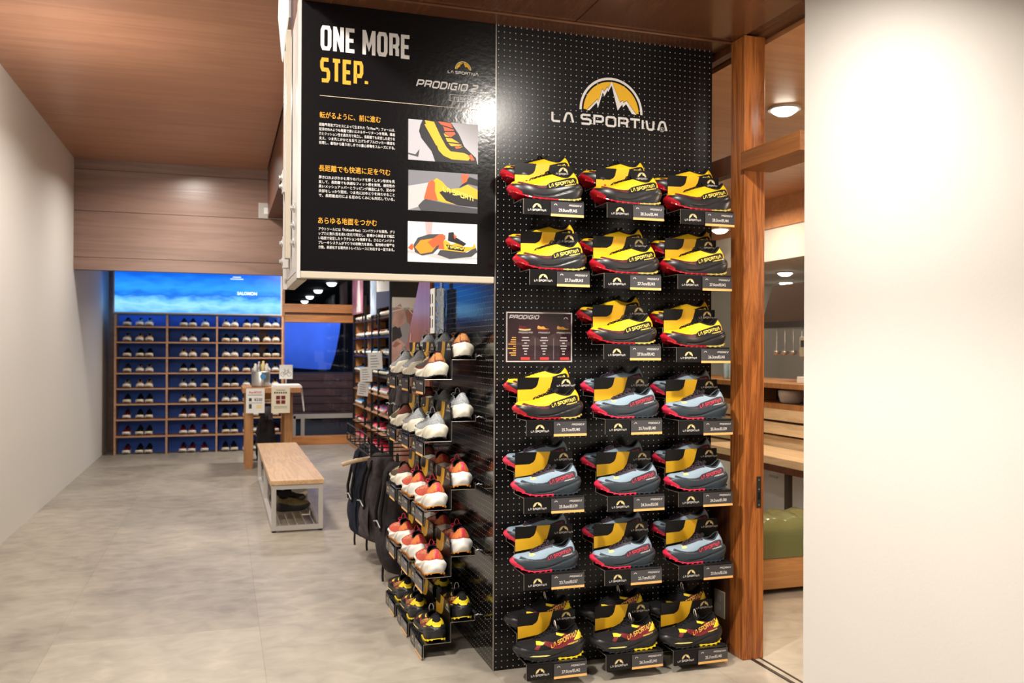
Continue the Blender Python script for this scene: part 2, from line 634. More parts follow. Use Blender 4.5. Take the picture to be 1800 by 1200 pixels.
def stroke2d(body, weight=0.2, gap=0.34, shear=0.0, xs=1.0):
    vs, fs, x, lay_ = [], [], 0.0, []
    for ch in body:
        w, paths = STROKE[ch]
        for li, p in enumerate(paths):
            v, f = ribbon([(a * xs, b * (1 - weight) + weight / 2) for a, b in p], weight)
            n = len(vs)
            vs += [(a + x, b) for a, b in v]
            lay_ += [li] * len(v)
            fs += [tuple(i + n for i in q) for q in f]
        x += w * xs + (gap if ch != ' ' else gap * 0.6)
    vs = [(a + b * shear, b) for a, b in vs]
    x0 = min(v[0] for v in vs); x1 = max(v[0] for v in vs)
    y0 = min(v[1] for v in vs); y1 = max(v[1] for v in vs)
    return [(a - x0, b - y0) for a, b in vs], fs, (x1 - x0, y1 - y0), lay_


BRAND = stroke2d('LA SPORTIVA', 0.2, 0.36)
PROD = stroke2d('PRODIGIO', 0.2, 0.34, 0.32)
PROD2 = stroke2d('PRODIGIO 2', 0.2, 0.34, 0.32)
PRODM = stroke2d('PRODIGIO MAX', 0.2, 0.34, 0.32)


def fit(shape, x, z, w, h=None, anchor='l'):
    """place a 2D shape with its left/centre bottom at (x, z), scaled to width w (and height h)"""
    vs, fs, (sw, sh) = shape[:3]
    kx = w / sw
    kz = (h / sh) if h else kx
    if anchor == 'c':
        x -= w / 2
    elif anchor == 'r':
        x -= w
    r = [(x + a * kx, z + b * kz) for a, b in vs], fs
    return r + (shape[3],) if len(shape) > 3 else r


def flat(mb, sh, y, mi=0):
    vs, fs = sh[:2]
    ly = sh[2] if len(sh) > 2 else [0] * len(vs)
    mb.add([(a, y - .00012 * k, b) for (a, b), k in zip(vs, ly)], fs, mi)


def poly(pts, y, mi=0, mb=None):
    mb = mb or MB()
    mb.add([(a, y, b) for a, b in pts], [tuple(range(len(pts)))], mi)
    return mb


def _em(x, y):
    return ((x - 886) / 398.0, (557 + (x - 886) * 0.094 - y) / 440.0)


_lo = [_em(*p) for p in ((575, 535), (710, 395), (722, 430), (770, 262), (795, 295), (833, 238), (845, 260), (888, 165))]
_li = [_em(*p) for p in ((612, 532), (700, 435), (717, 505), (776, 305), (797, 355), (838, 275), (845, 300), (888, 215))]
_ro = [_em(*p) for p in ((888, 165), (995, 435), (1030, 408), (1035, 440), (1078, 412), (1205, 592))]
_ri = [_em(*p) for p in ((888, 215), (965, 535), (1025, 455), (1030, 495), (1072, 455), (1148, 580))]


def emblem(mb, cx, cz, R, y, ring=0, sun=1, snow=0, full=True):
    def arc(r, a0, a1, n=28):
        return [(r * math.cos(a0 + (a1 - a0) * i / n), r * math.sin(a0 + (a1 - a0) * i / n)) for i in range(n + 1)]

    def put(pts, faces, mi, dy=0.0):
        mb.add([(cx + a * R, y + dy, cz + b * R) for a, b in pts], faces, mi)
    o, i = arc(1.0, 0, math.pi), arc(0.93, 0, math.pi)
    n = len(o)
    put(o + i, [(k, k + 1, n + k + 1, n + k) for k in range(n - 1)], ring)
    # the sun: fan pieces between the arc and the mountain edge
    A = arc(0.875, math.pi, 0.0, 40)
    edge = _lo + _ro[1:]
    def top(x):
        for (x0, z0), (x1, z1) in zip(edge[:-1], edge[1:]):
            if min(x0, x1) <= x <= max(x0, x1) and abs(x1 - x0) > 1e-6:
                return z0 + (z1 - z0) * (x - x0) / (x1 - x0)
        return 0.0
    xs = sorted(set([a for a, b in A] + [a for a, b in edge if -0.875 < a < 0.875]))
    vs, fs = [], []
    for x in xs:
        hi = math.sqrt(max(0.0, 0.875 ** 2 - x * x))
        lo = min(max(0.0, top(x) + 0.02), hi)
        vs += [(x, lo), (x, hi)]
    for k in range(len(xs) - 1):
        fs.append((2 * k, 2 * k + 2, 2 * k + 3, 2 * k + 1))
    put(vs, fs, sun)
    if full:
        for a, b in ((_lo, _li), (_ro, _ri)):
            n = min(len(a), len(b))
            put(a[:n] + b[:n], [(k, k + 1, n + k + 1, n + k) for k in range(n - 1)], snow, -0.0003)

# ------------------------------------------------------------------ trail running shoe (unit length, toe at x=0, heel at x=1, lateral side = -y)
TU = [  # sole edge B, top edge T, rib angle
    (.035, .000, .185, .100, .000, .252, 84), (.050, .060, .188, .115, .000, .254, 84), (.090, .115, .188, .150, .000, .254, 84),
    (.160, .152, .175, .205, .000, .256, 84), (.240, .168, .160, .265, .000, .266, 82), (.310, .166, .148, .305, .012, .280, 78),
    (.390, .154, .140, .370, .034, .306, 72), (.470, .140, .143, .450, .042, .336, 66), (.540, .132, .155, .525, .048, .362, 60),
    (.600, .130, .170, .580, .060, .368, 52), (.670, .132, .190, .645, .078, .345, 44), (.740, .134, .210, .720, .085, .330, 40),
    (.810, .132, .228, .780, .080, .338, 38), (.870, .117, .240, .825, .064, .378, 34), (.915, .085, .245, .857, .043, .415, 30),
    (.940, .043, .246, .873, .021, .429, 30), (.948, .000, .246, .878, .000, .432, 30)]
TS = [  # midsole bulge M, lower edge
    (.000, .000, .150, .030, .000, .105), (.015, .070, .150, .045, .060, .105), (.070, .130, .145, .090, .115, .082),
    (.150, .170, .120, .160, .152, .048), (.240, .186, .100, .240, .168, .026), (.310, .184, .090, .310, .168, .016),
    (.390, .172, .085, .390, .158, .014), (.470, .158, .085, .470, .146, .014), (.540, .150, .090, .540, .138, .014),
    (.600, .148, .100, .600, .136, .014), (.670, .152, .118, .670, .140, .014), (.740, .158, .134, .740, .145, .014),
    (.820, .162, .150, .810, .145, .017), (.890, .150, .165, .870, .130, .027), (.950, .115, .175, .920, .100, .045),
    (.990, .058, .180, .950, .050, .060), (1.000, .000, .180, .955, .000, .065)]


def catmull(tab, n):
    out = []
    m = len(tab) - 1
    for i in range(n + 1):
        t = i / n * m
        k = min(int(t), m - 1)
        u = t - k
        p = [tab[min(max(k + d, 0), m)] for d in (-1, 0, 1, 2)]
        row = []
        for a, b, c, d in zip(*p):
            row.append(0.5 * (2 * b + (c - a) * u + (2 * a - 5 * b + 4 * c - d) * u * u + (3 * b - a - 3 * c + d) * u ** 3))
        out.append(row)
    return out


def rib(r, v):
    ph = math.radians(r[6])
    p = v * ph
    h = (1 - math.cos(p)) / (1 - math.cos(ph))
    w = math.sin(p) / math.sin(ph)
    return Vector((r[0] + (r[3] - r[0]) * h, max(0.0, r[1] + (r[4] - r[1]) * h), r[2] + (r[5] - r[2]) * w))


def outward(r):
    d = Vector((r[0] - (0.22 if r[0] < 0.22 else (0.84 if r[0] > 0.84 else r[0])), r[1], 0))
    return d.normalized() if d.length > 1e-6 else Vector((1 if r[0] > .5 else -1, 0, 0))


def sidewall(r, s, w, i, n, wave, groove):
    A = Vector((r[0], r[1], r[2] + 0.014)) + outward(r) * 0.007
    Mv, Lv = Vector(s[:3]), Vector(s[3:])
    Cc = Mv * 2 - (A + Lv) / 2
    p = A * (1 - w) ** 2 + Cc * 2 * w * (1 - w) + Lv * w * w
    o = outward(r)
    t = i / n
    if groove and 0.3 < t < 0.93:
        wg = 0.72 - 0.42 * max(0, (t - 0.42)) / 0.5
        d = abs(w - wg)
        if d < 0.10:
            p -= o * 0.016 * (1 - d / 0.10)
    if wave:
        p += o * 0.020 * math.sin(t * 30 + w * 6) * math.sin(math.pi * w) * (0.4 + 0.6 * math.sin(math.pi * t))
    p.y = max(0.0, p.y)
    return p


def mirror_ring(pts):
    """lateral half list (toe..heel) -> closed ring"""
    lat = [Vector((p[0], -p[1], p[2])) for p in pts]
    med = [Vector(p) for p in pts[1:-1]][::-1]
    return lat + med


def subdiv_flat(vs, fs, maxlen):
    bm = bmesh.new()
    bv = [bm.verts.new((a, 0, b)) for a, b in vs]
    for f in fs:
        try:
            bm.faces.new([bv[i] for i in f])
        except ValueError:
            pass
    bmesh.ops.triangulate(bm, faces=bm.faces)
    for _ in range(5):
        e = [x for x in bm.edges if x.calc_length() > maxlen]
        if not e:
            break
        bmesh.ops.subdivide_edges(bm, edges=e, cuts=1)
        bmesh.ops.triangulate(bm, faces=bm.faces)
    bm.verts.index_update()
    r = [(v.co.x, v.co.z) for v in bm.verts], [tuple(v.index for v in f.verts) for f in bm.faces]
    bm.free()
    return r


SHOE = {}
LOGO_SPOT = {'std': (.505, .168, .850, .262, .050), 'max': (.485, .168, .870, .315, .062), 'run': (.26, .215, .72, .305, .062)}
PANEL = [(.455, .146), (.60, .166), (.84, .230), (.885, .256), (.892, .315), (.862, .338), (.80, .330), (.66, .285), (.52, .240), (.475, .205)]
BAND = [(.09, .212), (.16, .19), (.26, .168), (.36, .152), (.47, .150), (.50, .205), (.40, .188), (.30, .192), (.20, .212), (.12, .238)]


def shoe_meshes(key, c):
    n = 44
    U, S = catmull(TU, n), catmull(TS, n)
    for r in U:
        r[1] = max(0.0, r[1])
        r[4] = max(0.0, r[4])
    if c.get('chunk'):
        for i, r in enumerate(U):
            t = i / n
            r[2] += 0.022 * max(0, (t - 0.86) / 0.14) ** 1.2 - 0.01 * math.sin(math.pi * t)
    parts = []
    # upper
    rows = [mirror_ring([rib(r, v / 9) for r in U]) for v in range(10)]
    up = MB().grid(rows, closed=True)
    me_up = up.mesh('upper', c['upper'], True, True)
    parts.append(('upper', me_up))
    # midsole
    wv, gr = c.get('wave', 0), c.get('groove', 1)
    srow = [mirror_ring([sidewall(r, s, w / 16, i, n, wv, gr) for i, (r, s) in enumerate(zip(U, S))]) for w in range(17)]
    ms = MB().grid(srow, closed=True)
    k = len(srow[0])
    ms.add(srow[-1], [tuple(range(k))])
    me_ms = ms.mesh('midsole', c['midsole'], True, False)
    parts.append(('midsole', me_ms))
    # outsole with lugs
    osb = MB()
    def ring(out, dz):
        return mirror_ring([Vector((s[3], s[4], s[5] + dz)) + outward(r) * out for r, s in zip(U, S)])
    R0, R1, R2 = ring(.004, .010), ring(.007, -.004), ring(-.004, -.008)
    for a, b in ((R0, R1), (R1, R2)):
        for i in range(len(a)):
            j = (i + 1) % len(a)
            mx = (a[i].x + a[j].x) / 2
            osb.add([a[i], a[j], b[j], b[i]], [(0, 1, 2, 3)], 1 if mx > c.get('split', .62) else 0)
    osb.add(R2, [tuple(range(len(R2)))], 0)
    for i in range(4, n - 1, 3):
        r, s = U[i], S[i]
        for sg in (-1, 1):
            o = outward(r)
            p = Vector((s[3], s[4], s[5])) + o * .004
            osb.box(p.x - .014, p.x + .014, sg * p.y - .014, sg * p.y + .010, max(0, p.z - .014), p.z + .012, 1 if p.x > c.get('split', .62) else 0)
    parts.append(('outsole', osb.mesh('outsole', [c['outsole'], c['outsole_heel']])))
    # toe cap
    if c.get('toe'):
        N = 8
        g = []
        for i in list(range(N, 0, -1)) + list(range(0, N + 1)):
            sgn = -1 if len(g) < N else 1
            r, s = U[i], S[i]
            o = outward(r)
            fade = i / N
            col = []
            for w in (1.08, .95, .8, .6, .4, .2, .05):
                if w < 0.75 * fade:
                    w = 0.75 * fade
                p = sidewall(r, s, min(w, 1), i, n, 0, 0) + o * (.006 - .003 * fade)
                if w > 1:
                    p.z -= .014
                    p -= o * .006
                col.append(Vector((p.x, sgn * p.y, p.z)))
            if fade < .55:
                for v in (.12, .26):
                    p = rib(r, v * (1 - fade)) + o * .006
                    p.z += .006
                    col.append(Vector((p.x, sgn * p.y, p.z)))
            else:
                col += [col[-1], col[-1]]
            g.append(col)
        parts.append(('toe_cap', MB().grid(g).mesh('toe_cap', c['toe'], True, True)))
    # lining
    ln = MB()
    i0 = 13
    inn = []
    for i in range(i0, n + 1):
        r = U[i]
        T = Vector(r[3:6])
        o = outward(r)
        inn.append([T, T - o * .012 + Vector((0, 0, -.03)), Vector((r[0] - o.x * .04, max(0, r[1] - .045 * abs(o.y)), r[2] + .05)),
                    Vector((r[0] - o.x * .06, max(0, r[1] - .07 * abs(o.y)), r[2] + .02)), Vector((r[0] - o.x * .12, 0, r[2] + .015))])
    for sg in (-1, 1):
        ln.grid([[Vector((p.x, sg * p.y, p.z)) for p in q] for q in inn])
    parts.append(('lining', ln.mesh('lining', c['lining'], True, True)))
    # padded collar
    path = [Vector((U[i][3], -max(0, U[i][4] - .006), U[i][5] + .002)) for i in range(25, n + 1)]
    path += [Vector((p.x, -p.y, p.z)) for p in path[:-1][::-1]]
    parts.append(('collar', MB().tube(path, .013, 8).mesh('collar', c['collar'], True)))
    # tongue
    tc = [(.285, .272, .015), (.36, .312, .040), (.45, .346, .050), (.53, .376, .056), (.585, .398, .060), (.618, .428, .052), (.632, .440, .035)]
    tr, tb = [], []
    for x, z, w in tc:
        tr.append([Vector((x, w * q, z - .014 * q * q)) for q in (-1, -.6, 0, .6, 1)])
        tb.append([Vector((x + .012, w * q, z - .018 - .014 * q * q)) for q in (-1, -.6, 0, .6, 1)])
    tg = MB().grid(tr)
    tg.grid(tb)
    for a, b in zip(tr[-1:], tb[-1:]):
        tg.grid([a, b])
    tg.grid([[a[0] for a in tr], [b[0] for b in tb]])
    tg.grid([[a[-1] for a in tr], [b[-1] for b in tb]])
    parts.append(('tongue', tg.mesh('tongue', c['tongue'], True, True)))
    # laces
    lc = MB()
    ee = []
    for i in (13, 16, 18, 20, 22, 24):
        r = U[i]
        ee.append((Vector((r[3], -r[4] - .012, r[5] + .001)), Vector((r[3], r[4] + .012, r[5] + .001))))
    for (a, b), (a2, b2) in zip(ee[:-1], ee[1:]):
        for p, q in ((a, b2), (b, a2)):
            m = (p + q) / 2 + Vector((0, 0, .022))
            lc.tube([p, p.lerp(m, .5) + Vector((0, 0, .008)), m, m.lerp(q, .5) + Vector((0, 0, .008)), q], .0065, 5)
    for sg in (-1, 1):
        lc.tube([(.56, 0, .405), (.55, sg * .03, .43), (.535, sg * .065, .425), (.53, sg * .085, .40), (.545, sg * .06, .385), (.56, 0, .40)], .006, 5)
        lc.tube([(.56, 0, .405), (.53, sg * .03, .41), (.50, sg * .06, .375)], .006, 5)
    parts.append(('laces', lc.mesh('laces', c['lace'], True)))
    if c.get('loop'):
        parts.append(('pull_loop', MB().tube([(.60, -.03, .40), (.585, -.034, .455), (.58, -.02, .50), (.58, 0, .512), (.58, .02, .50), (.585, .034, .455), (.60, .03, .40)], .006, 5).mesh('pull_loop', c['loop'], True)))
    # eyestay
    if c.get('eyestay'):
        for sg in (-1, 1):
            es = MB()
            g = []
            for i in range(12, 26):
                r = U[i]
                col = []
                for v in (.80, .88, .95, 1.0):
                    p = rib(r, v) + Vector((0, 0, .004))
                    p += outward(r) * .003
                    col.append(Vector((p.x, sg * p.y, p.z)))
                g.append(col)
            es.grid(g)
            parts.append(('eyestay', es.mesh('eyestay', c['eyestay'], True)))
    # side overlays and lettering, laid on the surface
    vv = [v.co.copy() for v in me_up.vertices]
    ff = [tuple(p.vertices) for p in me_up.polygons]
    o2 = len(vv)
    vv += [v.co.copy() for v in me_ms.vertices]
    ff += [tuple(i + o2 for i in p.vertices) for p in me_ms.polygons]
    bvh = BVHTree.FromPolygons(vv, ff)

    def lay(vs, fs, side, off, heel=False):
        vs, fs = subdiv_flat(vs, fs, .03)
        out = []
        for a, b in vs:
            if heel:
                h = bvh.ray_cast(Vector((2, a, b)), Vector((-1, 0, 0)))
                out.append(Vector((h[0].x + off, a, b)) if h[0] else Vector((.9, a, b)))
            else:
                h = bvh.ray_cast(Vector((a, side * 1.0, b)), Vector((0, -side, 0)))
                if h[0] is None:
                    h = bvh.find_nearest(Vector((a, side * .1, b)))
                out.append(Vector((a, h[0].y + side * off, b)))
        return out, fs
    groups = {}
    lift = {}
    for j, (nm, mt, pg) in enumerate(c['decals']):
        for side in (-1, 1):
            mb = groups.setdefault((nm, mt, side, j), MB())
            v, f = lay(pg, [tuple(range(len(pg)))], side, .003 + .0008 * j)
            mb.add(v, f)
    for nm, mt, pg in c.get('heel', []):
        mb = groups.setdefault((nm, mt, 0, 0), MB())
        v, f = lay(pg, [tuple(range(len(pg)))], 0, .004, True)
        mb.add(v, f)
    x0, z0, x1, z1, h = LOGO_SPOT[c['spot']]
    bv, bf, (bw, bh) = BRAND[:3]
    wd = math.hypot(x1 - x0, z1 - z0)
    dx, dz = (x1 - x0) / wd, (z1 - z0) / wd
    for side in (-1, 1):
        mb = groups.setdefault(('lettering', c['text'], side, 0), MB())
        pts = []
        for a, b in bv:
            s_, t_ = a / bw * wd, b / bh * h
            if side > 0:
                s_ = wd - s_
            pts.append((x0 + dx * s_ - .1 * t_, z0 + dz * s_ + t_))
        v, f = lay(pts, bf, side, .0085)
        mb.add(v, f)
    if c.get('model'):
        pv, pf, (pw, phh) = (PRODM if c['spot'] == 'max' else PROD2)[:3]
        for side in (-1, 1):
            mb = groups.setdefault(('model_lettering', c['model'], side, 0), MB())
            pts = []
            for a, b in pv:
                s_ = a / pw * .15
                if side > 0:
                    s_ = .15 - s_
                pts.append((.71 + s_, .196 + .25 * s_ + b / phh * .016))
            v, f = lay(pts, pf, side, .008)
            mb.add(v, f)
    for (nm, mt, _s, _j), mb in groups.items():
        parts.append((nm, mb.mesh(nm, mt, True, False, False)))
    SHOE[key] = parts


mat('y_upper', (0.84, 0.53, 0.010), 0.45, 0.4, bump=0.25, bscale=160)
mat('blk_foam', (0.013, 0.013, 0.015), 0.36, 0.5)
mat('blk_mesh', (0.009, 0.0085, 0.010), 0.75, 0.25, bump=0.3, bscale=140)
mat('blk_soft', (0.008, 0.008, 0.009), 0.9, 0.15)
mat('red_rubber', (0.42, 0.008, 0.02), 0.18, 0.5)
mat('gold_rubber', (0.55, 0.42, 0.10), 0.4, 0.4)
mat('orange_red', (0.80, 0.13, 0.05), 0.4, 0.4)
mat('maroon_net', (0.075, 0.015, 0.022), 0.5, 0.4, noise=0.9, nscale=60)
mat('y_text', (0.95, 0.72, 0.12), 0.45, 0.3)
mat('slate_upper', (0.27, 0.37, 0.46), 0.55, 0.4, bump=0.25, bscale=160)
mat('slate_foam', (0.026, 0.038, 0.050), 0.45, 0.45)
mat('purple_dark', (0.040, 0.026, 0.040), 0.5, 0.4)
mat('pink_red', (0.72, 0.03, 0.08), 0.35, 0.45)
mat('pink_text', (0.70, 0.06, 0.09), 0.45, 0.3)
mat('pale_yellow', (0.85, 0.80, 0.28), 0.5, 0.3)
mat('maroon', (0.17, 0.012, 0.018), 0.45, 0.4)
mat('bright_yellow', (0.90, 0.68, 0.03), 0.4, 0.4)
mat('amber_text', (0.90, 0.46, 0.08), 0.45, 0.3)
mat('white_cord', (0.70, 0.66, 0.6), 0.6, 0.3)
mat('cream_foam', (0.80, 0.76, 0.64), 0.5, 0.4)
mat('white_foam', (0.86, 0.85, 0.80), 0.45, 0.4)
mat('gum_rubber', (0.52, 0.20, 0.025), 0.35, 0.4)
mat('grey_knit', (0.36, 0.38, 0.40), 0.8, 0.25, noise=0.5, nscale=70, bump=0.3, bscale=120)
mat('brown_knit', (0.17, 0.04, 0.03), 0.75, 0.25, noise=0.3, nscale=40)
mat('tan_knit', (0.45, 0.20, 0.07), 0.75, 0.25, noise=0.2, nscale=40)
mat('olive_knit', (0.10, 0.085, 0.05), 0.8, 0.25, noise=0.6, nscale=50)
mat('red_knit', (0.62, 0.10, 0.06), 0.6, 0.3, noise=0.2, nscale=40, bump=0.2, bscale=120)
mat('orange_knit', (0.74, 0.22, 0.06), 0.6, 0.3, noise=0.15, nscale=40)
mat('peach_text', (0.90, 0.50, 0.28), 0.5, 0.3)
mat('dark_text', (0.03, 0.03, 0.035), 0.6, 0.3)

HEELSTRIP = [(-.035, .245), (.035, .245), (.026, .40), (-.026, .40)]
HEELWIDE = [(-.084, .312), (-.074, .275), (-.045, .252), (.045, .252), (.074, .275), (.084, .312), (.055, .335), (.025, .318), (-.025, .318), (-.055, .335)]
shoe_meshes('yellow', dict(upper='y_upper', midsole='blk_foam', outsole='red_rubber', outsole_heel='gold_rubber', toe='red_rubber',
    lining='blk_soft', collar='blk_mesh', tongue='blk_mesh', lace='blk_mesh', text='y_text', model='y_text', spot='std',
    decals=[('rand', 'maroon_net', BAND), ('logo_panel', 'blk_mesh', PANEL)],
    heel=[('heel_strip', 'orange_red', HEELSTRIP)]))
shoe_meshes('slate', dict(upper='slate_upper', midsole='slate_foam', outsole='pink_red', outsole_heel='slate_foam', toe='pink_red', split=.55,
    lining='blk_soft', collar='slate_foam', tongue='blk_mesh', lace='purple_dark', text='pink_text', model='white_print', spot='std', eyestay='purple_dark',
    decals=[('rand', 'slate_foam', BAND), ('logo_panel', 'purple_dark', PANEL),
            ('lace_tab', 'pale_yellow', [(.235, .236), (.26, .262), (.31, .268), (.325, .25), (.28, .235)])],
    heel=[('heel_strip', 'pink_red', [(-.05, .245), (.05, .245), (.03, .40), (-.03, .40)])]))
shoe_meshes('black', dict(upper='blk_mesh', midsole='blk_foam', outsole='blk_foam', outsole_heel='bright_yellow', split=.58, toe=None,
    lining='blk_soft', collar='blk_soft', tongue='blk_mesh', lace='blk_mesh', text='amber_text', model='y_text', spot='max', loop='white_cord',
    decals=[('stripe', 'maroon', [(.24, .185), (.305, .245), (.36, .235), (.295, .17)]),
            ('stripe', 'maroon', [(.36, .245), (.50, .162), (.60, .155), (.86, .25), (.88, .32), (.78, .30), (.60, .225), (.40, .27)]),
            ('stripe', 'maroon', [(.62, .335), (.68, .345), (.82, .30), (.78, .26), (.70, .28)]),
            ('lace_tab', 'bright_yellow', [(.28, .232), (.295, .265), (.34, .268), (.40, .252), (.37, .225)]),
            ('lace_tab', 'bright_yellow', [(.57, .335), (.575, .362), (.63, .352), (.69, .338), (.64, .315)]),
            ('heel_patch', 'bright_yellow', [(.80, .256), (.915, .262), (.925, .31), (.895, .375), (.86, .33)]),
            ('midsole_sliver', 'pale_yellow', [(.17, .095), (.42, .072), (.47, .080), (.41, .094), (.22, .108)])],
    heel=[('heel_patch', 'bright_yellow', HEELWIDE)]))
RUN = dict(lining='blk_soft', collar='blk_mesh', tongue='blk_mesh', spot='run', chunk=1, wave=1, groove=0, toe=None, split=.55)
shoe_meshes('grey', dict(RUN, upper='grey_knit', midsole='cream_foam', outsole='blk_foam', outsole_heel='blk_foam', collar='grey_knit', lace='grey_knit',
    text='dark_text', loop='grey_knit', decals=[('toe_panel', 'cream_foam', [(.06, .215), (.16, .195), (.24, .185), (.18, .225), (.09, .24)])],
    heel=[]))
shoe_meshes('brown', dict(RUN, upper='brown_knit', midsole='cream_foam', outsole='blk_foam', outsole_heel='blk_foam', lace='tan_knit',
    text='cream_print', decals=[('side_panel', 'dark_text', [(.08, .225), (.2, .195), (.5, .18), (.70, .255), (.74, .31), (.5, .29), (.3, .265), (.15, .25)]),
            ('heel_quarter', 'tan_knit', [(.82, .26), (.93, .27), (.90, .38), (.85, .40), (.83, .34)])],
    heel=[('heel_strip', 'tan_knit', [(-.06, .30), (.06, .30), (.04, .41), (-.04, .41)])]))
shoe_meshes('olive', dict(RUN, upper='olive_knit', midsole='cream_foam', outsole='blk_foam', outsole_heel='blk_foam', lace='olive_knit',
    text='cream_print', decals=[('heel_quarter', 'brown_knit', [(.62, .20), (.93, .27), (.90, .38), (.85, .40), (.78, .33), (.66, .33)])],
    heel=[('heel_strip', 'brown_knit', [(-.07, .30), (.07, .30), (.045, .41), (-.045, .41)])]))
shoe_meshes('red', dict(RUN, upper='red_knit', midsole='white_foam', outsole='gum_rubber', outsole_heel='gum_rubber', lace='pink_red', loop='pink_red',
    text='peach_text', decals=[('heel_quarter', 'orange_knit', [(.78, .245), (.93, .27), (.90, .38), (.85, .40), (.82, .34)])],
    heel=[('heel_quarter', 'orange_knit', [(-.085, .30), (-.02, .30), (-.02, .41), (-.04, .41)]), ('heel_strip', 'pink_red', [(-.018, .30), (.02, .30), (.018, .415), (-.015, .415)])]))


def put_shoe(key, loc, rz, L, label, group, parent=None):
    """centre of the sole at loc"""
    o = thing('trail_shoe', label, 'shoe', loc, rz, group, L)
    o.scale = (L, L, L * .925)
    for nm, me in SHOE[key]:
        p = ob(nm, me, o)
        p.location = (-0.5, 0, 0)
    return o


# simple far-away shoe: one mesh, three materials
def far_shoe_mesh(upper, sole, lining):
    n = 14
    U, S = catmull(TU, n), catmull(TS, n)
    mb = MB()
    mb.grid([mirror_ring([rib(r, v / 4) for r in U]) for v in range(5)], closed=True, mi=0)
    mb.grid([mirror_ring([sidewall(r, s, w / 4, i, n, 0, 0) for i, (r, s) in enumerate(zip(U, S))]) for w in range(5)], closed=True, mi=1)
    mb.add(mirror_ring([Vector((s[3], s[4], s[5])) for s in S]), [tuple(range(2 * n))], 1)
    R = mirror_ring([Vector((r[3], r[4], r[5] - .02)) for r in U[4:]])
    mb.add(R, [tuple(range(len(R)))], 2)
    mb.box(.40, .56, -.035, .035, .33, .40, 2)
    mb.v = [(a - .5, b, c_) for a, b, c_ in mb.v]
    return mb.mesh('shoe', [upper, sole, lining], True)

# ------------------------------------------------------------------ the setting
PW, PH = 1.026, 2.69          # pegboard pillar
RX = 1.062                    # right-hand partition
struct(MB().box(-2.5, 6.2, -5.2, 9.2, -0.06, 0.0).build('floor', 'concrete'))

# lowered soffit over the display: two lacquered sheets and a batten along the pillar
so = struct(MB().box(-0.79, 1.30, -5.2, 0.6, 2.712, 3.30).build('ceiling', 'dark_wood'))
MB().box(-0.79, 0.309, -5.2, 0.0, 2.70, 2.7115).build('board', 'soffit_wood', so)
MB().box(0.314, RX + .005, -5.2, 0.0, 2.70, 2.7115).build('board', 'soffit_wood', so)
t1 = struct(MB().box(-0.79, RX, -0.112, 0.02, 2.69, 2.6995).build('trim_1', 'soffit_wood', bevel=0.003))
# higher hall ceiling of plywood sheets
hc = struct(MB().box(-2.5, -0.64, 0.6, 6.2, 3.242, 3.36).box(-2.5, -0.795, -5.2, 0.6, 3.242, 3.36).build('ceiling_hall', 'dark_wood'))
for i, (y0, y1) in enumerate(((-5.2, -0.6), (-0.595, 0.6), (0.605, 4.43), (4.435, 6.2))):
    MB().box(-2.5, -0.80 if y0 < .6 else -0.64, y0, y1, 3.23, 3.2415).build('board', 'plywood_brown', hc)
struct(MB().box(-2.5, 1.0, 6.35, 9.2, 2.62, 2.72).build('ceiling_back', 'plywood_brown'))
struct(MB().box(-0.63, 1.0, 0.605, 6.35, 2.72, 3.3).build('ceiling_middle', 'dark_wood'))
# bulkhead with horizontal boards
bh = struct(MB().box(-2.5, -0.445, 6.215, 6.33, 2.12, 3.23).build('wall_upper', 'dark_wood'))
for z0, z1 in ((2.118, 2.240), (2.245, 2.706), (2.711, 3.125), (3.13, 3.23)):
    MB().box(-2.5, -0.44, 6.20, 6.2145, z0, z1).build('board', 'plywood_wall', bh)
# left wall, white plaster
struct(MB().box(-2.62, -2.5, -5.2, 9.2, 0, 3.36).build('wall_left', 'plaster_white'))
# back wall with the window
bw = struct(MB().box(-2.5, -0.33, 9.06, 9.2, 0, 3.0).box(0.98, 1.6, 9.06, 9.2, 0, 3.0).box(-0.33, 0.98, 9.06, 9.2, 2.40, 3.0).build('wall_back', 'plywood_wall'))
w1 = struct(MB().box(-0.33, -0.27, 9.0, 9.12, 0.0, 2.40).box(0.92, 0.98, 9.0, 9.12, 0, 2.40).build('window_1', 'header_wood'))
MB().box(-0.27, 0.92, 9.0, 9.12, 1.835, 1.955).build('window_header', 'header_wood', w1, bevel=0.004)
MB().box(-0.27, 0.92, 8.98, 9.12, 1.700, 1.800).build('window_header', 'header_wood', w1, bevel=0.004)
MB().box(-0.27, 0.92, 9.03, 9.10, 1.800, 1.835).build('window_rail', 'dark_wood', w1)
MB().box(-0.31, 0.92, 8.96, 9.12, 0.0, 0.115).build('window_sill', 'header_wood', w1, bevel=0.004)
MB().box(-0.27, 0.92, 9.055, 9.061, 1.955, 2.40).build('pane', 'window_glass', w1)
MB().box(-0.27, 0.92, 9.055, 9.061, 0.43, 1.70).build('pane', 'window_glass', w1)
MB().box(-0.02, 0.92, 9.055, 9.061, 0.115, 0.36).build('pane', 'window_glass', w1)
fr = MB().box(-0.14, 0.92, 9.03, 9.08, 0.36, 0.42)
fr.box(-0.04, 0.01, 9.03, 9.08, 0.115, 0.36).box(-0.16, -0.11, 9.03, 9.08, 0.115, 0.40)
fr.build('window_frame', 'grey_metal', w1)

